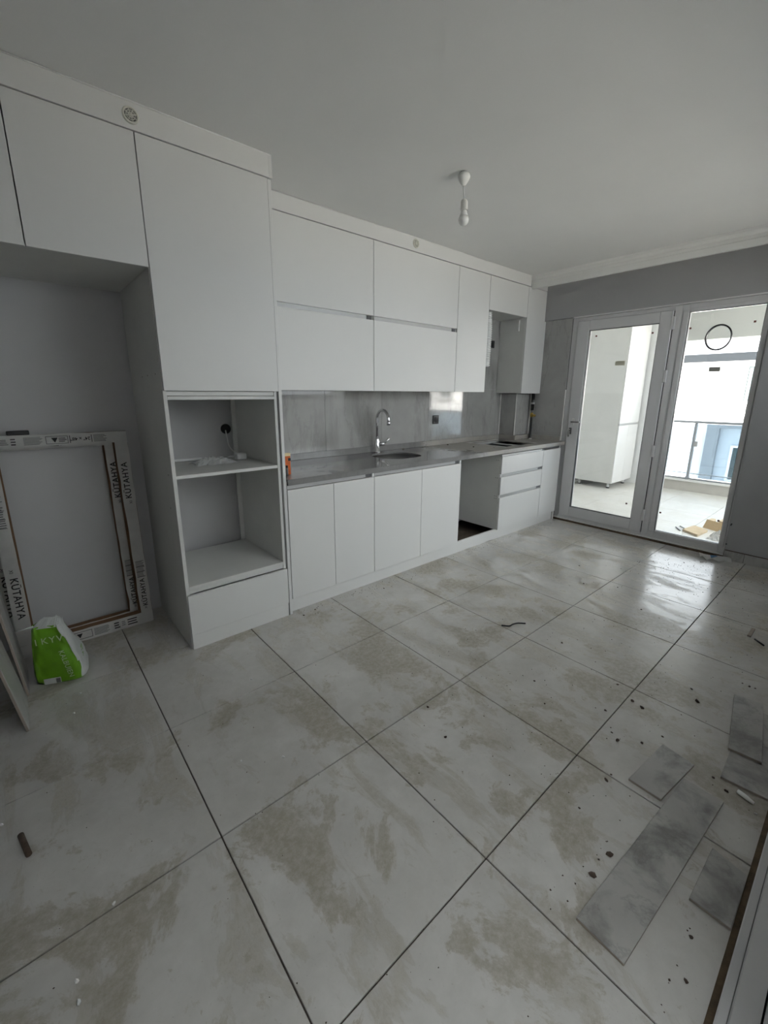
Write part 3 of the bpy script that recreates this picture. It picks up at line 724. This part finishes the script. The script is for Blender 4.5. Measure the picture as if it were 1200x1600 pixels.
# tap
tp = thing('kitchen_tap', 'chrome swan-neck kitchen tap behind the sink', 'tap', (2.09, 1.728, ZT))
TX, TY = 2.09, 1.728
lathe('body', tp, (TX, TY, ZT), [(.028, 0), (.028, .008), (.023, .012), (.022, .10), (.017, .125), (.0125, .135)], 'chrome', 20)
arc = [(TX, TY, 1.02), (TX, TY, 1.17)]+[(TX, TY-.075+.075*math.cos(a_*math.pi/12), 1.185+.078*math.sin(a_*math.pi/12)) for a_ in range(0, 13)]+[(TX, TY-.152, 1.165)]
tube('spout', tp, arc, .0125, 'chrome', 14)
lathe('aerator', tp, (TX, TY-.152, 1.168), [(.014, 0), (.0155, -.004), (.0155, -.026), (.012, -.028)], 'chrome', 14)
lv = tube('lever_hub', tp, [(TX+.018, TY-.012, .965), (TX+.055, TY-.036, .972)], [.017, .018], 'chrome', 14)
tube('lever', lv, [(TX+.045, TY-.030, .975), (TX+.075, TY-.048, .995), (TX+.090, TY-.058, 1.020)], [.009, .008, .010], 'chrome', 10)
# splash socket
so = thing('splash_socket', 'black double-frame socket on the marble splash tiles', 'socket', (2.90, YB-.01, 1.15))
bx('plate', so, (2.858, 2.945), (YB-.021, YB-.0095), (1.107, 1.192), 'black', .004)
lathe('insert', so, (2.902, YB-.0205, 1.15), [(.026, 0), (.024, .003), (.022, .003)], 'gasket', 18, axis=(0, -1, 0))
boxes('frame_line', so, [((2.864, 2.868), (YB-.0225, YB-.020), (1.112, 1.187)), ((2.936, 2.940), (YB-.0225, YB-.020), (1.112, 1.187))], 'alu_dark')

# gas pipe with yellow valve in the corner
gp = thing('gas_pipe', 'dark gas pipe with yellow valve in the worktop corner', 'pipe', (4.24, 1.535, .90))
tube('riser', gp, [(4.255, 1.530, .8958), (4.252, 1.530, 1.05), (4.256, 1.530, 1.410)], .011, 'alu_dark', 10)
tube('sleeve', gp, [(4.256, 1.530, 1.22), (4.256, 1.530, 1.41)], .019, 'black', 12)
lathe('nut', gp, (4.256, 1.530, 1.29), [(.023, 0), (.023, .02)], 'alu', 6)
vb = lathe('valve_body', gp, (4.254, 1.530, 1.145), [(.012, 0), (.019, .012), (.019, .038), (.012, .05)], 'brass', 10)
bx('valve_handle', vb, (4.235, 4.285), (1.496, 1.512), (1.150, 1.176), 'brass', .004)
tube('hose', gp, [(4.250, 1.520, 1.13), (4.235, 1.505, 1.04), (4.225, 1.500, .93), (4.222, 1.505, .902)], .007, 'alu_dark', 8)
lathe('flange', gp, (4.222, 1.505, .8955), [(.018, 0), (.016, .008), (.008, .012)], 'wplast', 12)

# orange packet at the end of the worktop
op = thing('orange_packet', 'small orange packet standing on the worktop by tall cabinet', 'packet', (.93, 1.21, ZT))
bx('box', op, (.942, .990), (1.262, 1.288), (.8955, 1.032), 'orange', .003)
bx('top_band', op, (.9412, .9905), (1.2615, 1.2885), (1.014, 1.0325), 'cream', .001)
bx('dark_print', op, (.972, .9908), (1.2612, 1.2886), (.984, 1.002), 'black', 0)
tube('tube', op, [(.955, 1.250, .8957), (.955, 1.250, .945)], .008, 'inkgrey', 10)
lathe('cap', op, (.955, 1.250, .945), [(.007, 0), (.007, .014)], 'black', 10)
# bits of mortar on the worktop
def chip(name, x, y, z, s_, mat, seed, label, cat, group, fl=.5):
    rnd = random.Random(seed); bm = bmesh.new()
    r_ = bmesh.ops.create_icosphere(bm, subdivisions=1, radius=s_)
    ax = rnd.uniform(.7, 1.5)
    for v in bm.verts:
        v.co *= rnd.uniform(.65, 1.2); v.co.x *= ax; v.co.z *= fl
    mz = min(v.co.z for v in bm.verts)
    bmesh.ops.rotate(bm, verts=bm.verts[:], cent=(0, 0, 0), matrix=Matrix.Rotation(rnd.uniform(0, 6.28), 3, 'Z'))
    bmesh.ops.translate(bm, verts=bm.verts[:], vec=(0, 0, -mz))
    o = obj(name, bm, mat); o.location = (x, y, z); tag(o, label, cat, group); return o
for k, (x_, y_) in enumerate(((3.0, 1.70), (3.06, 1.42), (2.42, 1.74))):
    chip('mortar_bit', x_, y_, ZT, .011, 'mortar', 50+k, 'dark mortar bit lying on the grey worktop', 'debris', 'mortar bits on the worktop')

# things in the oven niche
ow = thing('oven_socket', 'black round socket with white cable inside the oven niche', 'socket', (.79, YB, 1.16))
lathe('socket', ow, (.792, YB-.0005, 1.16), [(.034, 0), (.034, .010), (.028, .014)], 'black', 22, axis=(0, -1, 0))
tube('cable', ow, catmull([(.786, YB-.016, 1.150), (.778, YB-.055, 1.10), (.778, YB-.075, 1.05), (.800, YB-.10, 1.012), (.815, 1.64, .997), (.800, 1.615, .994)], 6), .0045, 'wplast', 8)
ad = thing('power_adapter', 'white power adapter box on the oven niche shelf', 'adapter', (.76, 1.53, .986))
bx('body', ad, (.735, .800), (1.485, 1.545), (.9865, 1.024), 'wplast', .006)
tube('cable_end', ad, [(.738, 1.53, 1.003), (.715, 1.55, 1.002), (.700, 1.575, .993)], .0045, 'wplast', 8)
crumple('plastic_bag', (.575, 1.45, .986), .28, .15, .05, 'foamw', 'crumpled white plastic bag lying on the oven niche shelf', 'plastic bag', 5, 14)
tag(tube('white_conduit', None, [(.30, 1.63, .9955), (.56, 1.62, .9955)], .009, 'wplast', 10), 'thin white conduit piece at the back of oven niche shelf', 'conduit')

# ------------------------------------------------------------------ pendant bulb
pd = thing('pendant_bulb', 'bare white bulb hanging on a short cord from ceiling', 'lamp', (1.755, .585, H))
PX, PY = 1.757, .585
tube('wire', pd, [(PX-.012, PY+.008, H-.001), (PX-.015, PY+.01, H-.018)], .004, 'black', 6)
tube('wire', pd, [(PX+.006, PY, H-.001), (PX+.010, PY-.006, H-.012)], .005, 'black', 6)
lathe('ceiling_rose', pd, (PX, PY, H), [(.020, -.004), (.030, -.012), (.034, -.026), (.026, -.044), (.012, -.062), (.007, -.068)], 'wplast', 18)
bx('rose_clip', pd, (PX-.040, PY+.0), (PY-.012, PY+.014), (H-.045, H-.018), 'wplast', .006) if False else None
tube('cord', pd, [(PX, PY, H-.064), (PX+.003, PY-.001, H-.10), (PX+.008, PY-.002, H-.130)], .0035, 'wplast', 8)
lathe('lamp_holder', pd, (PX+.009, PY-.002, 2.447), [(.006, 0), (.015, -.006), (.0185, -.014), (.0195, -.052), (.021, -.056)], 'carcass', 18)
bb_ = (PX+.010, PY-.002, 2.392)
lathe('bulb_neck', pd, bb_, [(.014, 0), (.016, -.010), (.023, -.028)], 'wplast', 18)
lathe('bulb_globe', pd, bb_, [(.0225, -.028), (.0275, -.040), (.0285, -.050), (.0255, -.062), (.018, -.0715), (.008, -.0765), (.001, -.0775)], 'opal', 20)

# ------------------------------------------------------------------ tile cartons leaning in the fridge niche
def carton(label, loc, lean, yawz, wid=.64, hei=1.20, fl=.062, dep=.045, seed=1, printing=True):
    c = thing('tile_carton', label, 'carton', (0, 0, 0), None)
    rnd = random.Random(seed)
    w2 = wid/2
    def strip(name, x, z, mat='cardw'):
        # jagged cardboard strip
        bm = bmesh.new(); horiz = (x[1]-x[0]) > (z[1]-z[0]); n_ = 14; top = []; bot = []
        for k in range(n_+1):
            tt = k/n_; j1, j2 = rnd.uniform(-.002, .002), rnd.uniform(-.0045, .0015)
            if horiz: a_ = (x[0]+(x[1]-x[0])*tt, z[1]+j1); b_ = (x[0]+(x[1]-x[0])*tt, z[0]+j2)
            else: a_ = (x[1]+j1, z[0]+(z[1]-z[0])*tt); b_ = (x[0]+j2, z[0]+(z[1]-z[0])*tt)
            top.append(bm.verts.new((a_[0], -.0015, a_[1]))); bot.append(bm.verts.new((b_[0], -.0015, b_[1])))
        for k in range(n_): bm.faces.new((top[k], top[k+1], bot[k+1], bot[k]))
        bmesh.ops.solidify(bm, geom=bm.faces[:], thickness=.003)
        return obj(name, bm, mat, c)
    tF = strip('flange', (-w2, w2), (hei-fl, hei)); bF = strip('flange', (-w2, w2), (0, fl*1.15))
    lF = strip('flange', (-w2, -w2+fl), (fl*1.15, hei-fl)); rF = strip('flange', (w2-fl, w2), (fl*1.15, hei-fl))
    bx('side_wall', c, (-w2, -w2+.003), (.0, dep), (0.003, hei), 'cardb', 0); bx('side_wall', c, (w2-.003, w2), (.0, dep), (0.003, hei), 'cardb', 0)
    bx('side_wall', c, (-w2, w2), (.0, dep), (0, .003), 'cardb', 0); bx('side_wall', c, (-w2, w2), (.0, dep), (hei-.003, hei), 'cardb', 0)
    bx('back_lip', c, (-w2, -w2+fl*1.12), (dep-.003, dep), (0, hei), 'cardb', 0); bx('back_lip', c, (w2-fl*1.12, w2), (dep-.003, dep), (0, hei), 'cardb', 0)
    bx('back_lip', c, (-w2, w2), (dep-.003, dep), (0, fl*1.2), 'cardb', 0)
    if printing:
        Rx = Matrix.Rotation(math.radians(90), 4, 'X')
        def put(par, txt, size, x, z, ang, mat='ink', **kw):
            text('lettering', par, txt, size, mat, Matrix.Translation((x, -.0036, z)) @ Matrix.Rotation(math.radians(ang), 4, 'Y') @ Rx, **kw)
        xr = w2-fl/2; xl = -w2+fl/2
        put(rF, 'KÜTAHYA', .043, xr-.002, .90, -90, space=1.12, bold=.0006); put(rF, 'KÜTAHYA', .036, xr, .20, -90, space=1.1, bold=.0005)
        put(lF, 'KÜTAHYA', .046, xl, .34, 90, space=1.12, bold=.0006); put(lF, 'KÜTAHYA', .043, xl, .98, 90, space=1.12, bold=.0006)
        put(rF, 'XI', .020, xr+.004, .77, -90); put(lF, 'XI', .022, xl-.004, .49, 90); put(rF, 'XI', .018, xr, .10, -90)
        put(tF, '24" x 48"', .024, .10, hei-fl/2, 180, bold=.0004)
        def bars(par, x, z, nx, nz, dx_, dz_, vert=False, mat='inkgrey', frame=False, tri=False):
            lst = []
            for k in range(nz):
                zz = z[0]+(z[1]-z[0])*(k+.25)/nz; lst.append(((x[0], x[1]-rnd.uniform(0, .3)*(x[1]-x[0])), (-.0034, -.0030), (zz, zz+(z[1]-z[0])/nz*.45)))
            boxes('print_lines', par, lst, mat)
        def frame(par, x, z, t_=.0022):
            boxes('print_frame', par, [((x[0], x[1]), (-.0034, -.003), (z[0], z[0]+t_)), ((x[0], x[1]), (-.0034, -.003), (z[1]-t_, z[1])), ((x[0], x[0]+t_), (-.0034, -.003), z), ((x[1]-t_, x[1]), (-.0034, -.003), z)], 'ink')
            cx_ = (x[0]+x[1])/2-.01; zc_ = (z[0]+z[1])/2
            bm = bmesh.new(); bm.faces.new([bm.verts.new(q) for q in ((cx_-.014, -.0034, zc_+.012), (cx_+.014, -.0034, zc_+.012), (cx_, -.0034, zc_-.014))])
            obj('print_triangle', bm, 'ink', par)
        z0_, z1_ = hei-fl+.010, hei-.012
        for s_ in (-1,):
            bars(tF, (-.29, -.24), (z0_, z1_), 1, 4, 0, 0, mat='ink'); bars(tF, (-.235, -.20), (z0_+.005, z1_-.005), 1, 4, 0, 0); bars(tF, (-.19, -.165), (z0_, z1_), 1, 3, 0, 0, mat='ink')
            bars(tF, (-.14, -.06), (z0_, z1_), 1, 7, 0, 0); frame(tF, (-.05, .045), (z0_, z1_)); bars(tF, (.005, .04), (z0_+.008, z1_-.008), 1, 3, 0, 0, mat='ink')
            boxes('print_rule', tF, [((.052, .055), (-.0034, -.003), (z0_, z1_)), ((.150, .153), (-.0034, -.003), (z0_, z1_))], 'ink')
            bars(tF, (.16, .225), (z0_, z1_), 1, 6, 0, 0)
        zb0, zb1 = .014, fl*1.15-.012
        frame(bF, (-.10, .0), (zb0, zb1)); bars(bF, (.01, .085), (zb0, zb1), 1, 7, 0, 0); bars(bF, (.11, .14), (zb0, zb1), 1, 3, 0, 0, mat='ink'); bars(bF, (.15, .175), (zb0+.008, zb1-.005), 1, 3, 0, 0); bars(bF, (.18, .235), (zb0, zb1), 1, 3, 0, 0, mat='ink')
        for (par, xx, zz) in ((rF, (xr-.022, xr+.022), (.30, .40)), (lF, (xl-.026, xl+.02), (.72, .86))):
            bars(par, xx, zz, 1, 12, 0, 0)
            boxes('print_rule', par, [(xx, (-.0034, -.003), (zz[0]+(zz[1]-zz[0])*q, zz[0]+(zz[1]-zz[0])*q+.003)) for q in (.0, .33, .66, 1.)], 'inkgrey')
    c.location = loc; c.rotation_euler = (-lean, 0, yawz)
    return c
carton('white printed tile carton rim leaning in the fridge niche, front one', (-.145, 1.640, 0), .050, -.01, hei=1.187, seed=2)
carton('white printed tile carton rim tucked behind the front one', (-.185, 1.703, 0), .043, .0, wid=.63, hei=1.170, seed=4, dep=.035)
tag(bx('black_foam_block', None, (-.345, -.255), (1.702, 1.742), (1.1865, 1.208), 'black', .003), 'small flat black block lying on top of leaning carton', 'block')

# green bag of powder
bg_ = thing('green_powder_bag', 'half empty green and white plastic bag on the floor tiles', 'bag', (0, 0, 0))
keys = [(.000, .094, .050, .004), (.010, .103, .058, .004), (.06, .106, .062, .004), (.12, .100, .058, .000), (.18, .088, .050, -.008), (.24, .074, .040, -.016), (.285, .064, .030, -.022), (.300, .062, .026, -.023)]
rings = []
for i in range(len(keys)-1):
    for q in range(3):
        rings.append(tuple(keys[i][c_]+(keys[i+1][c_]-keys[i][c_])*q/3 for c_ in range(4)))
rings.append(keys[-1])
NS = 72; bm = bmesh.new(); L = []
rnd = random.Random(11); ph = [rnd.uniform(0, 6.28) for _ in range(6)]
for z_, a_, b_, off in rings:
    ring = []
    for k in range(NS):
        th = 2*math.pi*k/NS; cx_, sy_ = math.cos(th), math.sin(th); e = .5
        x_ = a_*math.copysign(abs(cx_)**e, cx_); y_ = b_*math.copysign(abs(sy_)**e, sy_)
        w_ = (.0045*math.sin(5*th+ph[0]+z_*22)+.003*math.sin(9*th+ph[1]-z_*35)+.002*math.sin(14*th+ph[2]+z_*60))*min(1, z_/.04)
        ring.append(bm.verts.new((x_*(1+w_*6)+off, y_+w_, z_)))
    L.append(ring)
for i in range(len(L)-1):
    for k in range(NS):
        f = bm.faces.new((L[i][k], L[i][(k+1) % NS], L[i+1][(k+1) % NS], L[i+1][k])); f.smooth = True
        f.material_index = 1 if (k < 8 or k >= NS-8-int(3*(i/len(L)))) and rings[i][0] > .008 else 0
bm.faces.new(L[0][::-1])
bmesh.ops.recalc_face_normals(bm, faces=bm.faces[:])
me = bpy.data.meshes.new('bag_body'); bm.to_mesh(me); bm.free(); me.materials.append(M['green']); me.materials.append(M['bagw'])
body = obj('bag_body', me, None, bg_)
# torn white top
bm = bmesh.new(); lo = []; hi = []
for k in range(NS):
    th = 2*math.pi*k/NS; cx_, sy_ = math.cos(th), math.sin(th); e = .45
    x_ = math.copysign(abs(cx_)**e, cx_); y_ = math.copysign(abs(sy_)**e, sy_)
    lo.append(bm.verts.new((.0635*x_-.0225, .0275*y_, .290))); hi.append(bm.verts.new((.050*x_-.008, .008*y_+rnd.uniform(-.003, .003), .334+rnd.uniform(-.006, .005)-.02*abs(x_)**3)))
for k in range(NS): bm.faces.new((lo[k], lo[(k+1) % NS], hi[(k+1) % NS], hi[k]))
bm.faces.new(hi)
obj('torn_top', bm, 'bagw', bg_)
tube('torn_strand', bg_, [(-.075, -.015, .300), (-.11, -.025, .297), (-.145, -.03, .294)], [.006, .003, .001], 'bagw', 6)
RX = Matrix.Rotation(math.radians(90), 4, 'X')
def bagtext(txt, size, x, y, z, ang, mat, tilt=0., ay=0., **kw):
    text('lettering', body, txt, size, mat, Matrix.Translation((x, y, z)) @ Matrix.Rotation(ay, 4, 'Z') @ Matrix.Rotation(math.radians(ang), 4, 'Y') @ Matrix.Rotation(tilt, 4, 'X') @ RX, **kw)
bagtext('KALBUIEN', .032, .048, -.0655, .105, 80, 'txtw', tilt=.02, space=1.05)
bagtext('LKYV', .044, -.012, -.0455, .232, -4, 'txtw', tilt=-.17, space=1.2)
bagtext('STA', .036, .101, -.004, .135, 80, 'green', tilt=-.16, ay=math.radians(90), space=1.1)
bx('label_patch', body, (-.055, .015), (-.067, -.0655), (.010, .040), 'bagw', 0)
bx('label_print', body, (-.005, .013), (-.0676, -.067), (.012, .036), 'inkgrey', 0)
bg_.location = (-.312, 1.325, 0); bg_.rotation_euler = (0, 0, math.radians(-22))

# ------------------------------------------------------------------ large tiles leaning at the left wall
def lean_tile(label, y0, y1, xb, hh, ang):
    t_ = thing('leaning_tile', label, 'tile', (0, 0, 0))
    bx('glazed_face', t_, (-.0025, .0), (0, y1-y0), (0, hh), 'loose', .0006)
    bx('tile_body', t_, (-.011, -.0025), (0, y1-y0), (0, hh), 'loose_edge', .0006)
    t_.location = (xb, y0, .0015); t_.rotation_euler = (0, -ang, 0); return t_
lean_tile('grey cut tile leaning by the left wall, away from the green bag', .973, 1.238, -.455, 1.0, math.radians(7.7))
lean_tile('grey cut tile leaning by the left wall, beside the green bag', 1.252, 1.50, -.446, 1.0, math.radians(4.5))

# ------------------------------------------------------------------ loose cut tiles on the floor
def loose_tile(label, pts, z0, tilt=(0, 0)):
    cx_ = sum(p[0] for p in pts)/len(pts); cy_ = sum(p[1] for p in pts)/len(pts)
    t_ = thing('cut_tile', label, 'tile', (0, 0, 0))
    q = [(p[0]-cx_, p[1]-cy_) for p in pts]
    prism('tile_body', t_, q, 0, .007, 'loose_edge', .0004); prism('glazed_face', t_, q, .007, .0095, 'loose', .0006)
    t_.location = (cx_, cy_, z0); t_.rotation_euler = (tilt[0], tilt[1], 0); return t_
loose_tile('small square grey cut tile lying apart on the floor', [(1.232, -.780), (1.228, -.888), (1.490, -.922), (1.512, -.808)], .0008)
loose_tile('long grey cut tile plank, longest of the loose ones', [(.655, -.858), (.650, -.983), (1.385, -1.036), (1.392, -.914)], .0008)
loose_tile('short grey cut tile lying beside the white door threshold', [(.947, -1.046), (.947, -1.141), (1.145, -1.142), (1.165, -1.052)], .0008)
loose_tile('wide grey cut tile lying under the narrow one', [(1.505, -1.002), (1.519, -1.136), (2.05, -1.148), (2.06, -.985)], .0008)
loose_tile('narrow grey cut tile stacked on the wide one', [(1.680, -.990), (1.690, -1.092), (2.110, -1.034), (2.098, -.930)], .0112)

# ------------------------------------------------------------------ debris
chips = [(1.7, -.626), (1.686, -.672), (1.398, -.677), (1.426, -.643), (1.928, -.825), (2.014, -.782), (1.538, -.57), (1.46, -.748), (1.564, -.792), (1.207, -.728), (1.168, -.727), (.983, -.712), (.85, -1.076), (.736, -1.095), (2.26, -.935), (2.256, -.963), (2.26, -.984), (1.487, -1.0+.015), (1.455, -1.03), (3.12, .3), (2.801, .115), (2.93, -.081), (2.693, -.324), (1.369, -.366), (.937, -.027), (1.026, 1.09), (.928, 1.069), (1.477, -.25), (1.771, -.532), (1.908, -.172), (1.852, 1.02), (1.579, 1.031), (.866, -.198)]
big = {1, 4, 2, 0}
for k, (x_, y_) in enumerate(chips):
    lb, gr = (('small dark mortar chip at the foot of the base units', 'mortar chips by the base units') if y_ > .95 else ('small dark mortar chip scattered around the grey cut tiles', 'mortar chips around the cut tiles') if y_ < -.5 else ('small dark mortar chip alone on the open floor', 'mortar chips on the open floor'))
    chip('mortar_chip', x_, y_, .0, .010 if k in big else random.uniform(.004, .0075), 'mortar', 100+k, lb, 'debris', gr)
for k, (x_, y_) in enumerate(((.902, -.848), (.80, -.838))):
    chip('mortar_lump', x_, y_, 0, .012, 'mortar', 300+k, 'larger reddish brown mortar lump beside the long tile plank', 'debris', 'mortar lumps by the long tile plank')
for k, (x_, y_) in enumerate([(-.3, .008), (-.4, -.171), (-.399, -.123), (.402, .682), (-.543, .511), (.165, .24), (-.263, 1.112), (-.301, .974), (.195, 1.367), (1.425, -1.118), (3.88, -.765), (.30, .15)]):
    chip('plaster_crumb', x_, y_, .0, random.uniform(.005, .008), 'plaster', 200+k, 'small white plaster crumb on the floor tiles', 'debris', 'white plaster crumbs on the floor', .7)
tag(tube('metal_bolt', None, [(-.494, .419, .0095), (-.476, .324, .0095)], [.0085, .0085], 'mortar', 10), 'dark rusty metal rod piece lying on the floor tile', 'bolt')
tag(tube('cable_offcut', None, catmull([(1.80, .165, .005), (1.83, .13, .005), (1.86, .125, .007), (1.90, .115, .005), (1.935, .080, .005)], 6), .0045, 'black', 7), 'curved black cable offcut in the middle of the floor', 'cable')
tag(tube('white_tube', None, [(1.478, -1.058, .0085), (1.470, -1.085, .0085), (1.462, -1.106, .0085)], [.008, .008, .005], 'foamw', 10), 'short white plastic tube beside the cut tiles', 'tube')
st = bx('wood_stick', None, (2.826, 2.954), (-.874, -.856), (.0005, .010), 'loose_edge', .001); tag(st, 'flat pale wooden stick on the floor near right wall', 'stick')
tag(tube('nail', None, [(2.811, -.894, .006), (2.765, -.941, .006)], .005, 'black', 8), 'thin dark nail lying beside the flat wooden stick', 'nail')
# crumpled paper wrapper by the window frame
bm = bmesh.new(); grid = []
pr = [(4.075, -.325, .045, .012), (4.09, -.365, .004, .030), (4.105, -.40, .022, .012), (4.13, -.44, .003, .034), (4.155, -.48, .012, .020), (4.175, -.525, .004, .028)]
for k, (x_, y_, z_, z2_) in enumerate(pr):
    grid.append([bm.verts.new((x_, y_, z_+.001)), bm.verts.new((x_+.035, y_+.016, z2_+.004)), bm.verts.new((x_+.075, y_+.034, .5*(z_+z2_)+.012))])
for i in range(len(pr)-1):
    for j in range(2):
        f = bm.faces.new((grid[i][j], grid[i+1][j], grid[i+1][j+1], grid[i][j+1])); f.material_index = 1 if (i in (2,) and j == 1) else 0
bmesh.ops.solidify(bm, geom=bm.faces[:], thickness=.002)
me = bpy.data.meshes.new('paper_wrapper'); bm.to_mesh(me); bm.free(); me.materials.append(M['cardw']); me.materials.append(M['blue'])
tag(obj('paper_wrapper', me, None), 'crumpled white and blue paper wrapper by the window frame', 'wrapper')
# uncountable crumbs
bm = bmesh.new(); rnd = random.Random(21)
def crumb(x_, y_, s_):
    if (.62 < x_ < 1.42 and -1.06 < y_ < -.83) or (1.2 < x_ < 1.54 and -.94 < y_ < -.76) or (.92 < x_ < 1.2 and y_ < -1.02) or (1.48 < x_ < 2.13 and y_ < -.90): return
    z_ = .0001; n_ = rnd.choice((3, 4)); a0 = rnd.uniform(0, 6.28)
    base = [bm.verts.new((x_+s_*rnd.uniform(.6, 1.3)*math.cos(a0+q*2*math.pi/n_), y_+s_*rnd.uniform(.6, 1.3)*math.sin(a0+q*2*math.pi/n_), z_)) for q in range(n_)]
    tp_ = bm.verts.new((x_, y_, z_+s_*.8)); bm.faces.new(base[::-1])
    for q in range(n_): bm.faces.new((base[q], base[(q+1) % n_], tp_))
for _ in range(420): crumb(rnd.uniform(.9, 4.2), min(1.10, max(-1.10, rnd.gauss(-.45, .45))), rnd.uniform(.0012, .0035))
for _ in range(260): crumb(rnd.gauss(3.75, .25) if rnd.random() < .5 else rnd.uniform(3.2, 4.2), rnd.gauss(-.35, .2), rnd.uniform(.0012, .0045))
for _ in range(260): crumb(rnd.uniform(.95, 4.15), 1.135-abs(rnd.gauss(0, .05)), rnd.uniform(.0015, .004))
for _ in range(120): crumb(rnd.uniform(.62, .95), rnd.gauss(-.93, .07), rnd.uniform(.0015, .004))
for _ in range(150): crumb(rnd.uniform(-.45, 1.6), rnd.uniform(-1.0, 1.1), rnd.uniform(.001, .0028))
cr = obj('floor_crumbs', bm, 'mortar'); tag(cr, 'fine brown mortar crumbs scattered over the floor tiles', 'debris'); cr['kind'] = 'stuff'

for o in bpy.data.objects:
    if '_o' in o: del o['_o']
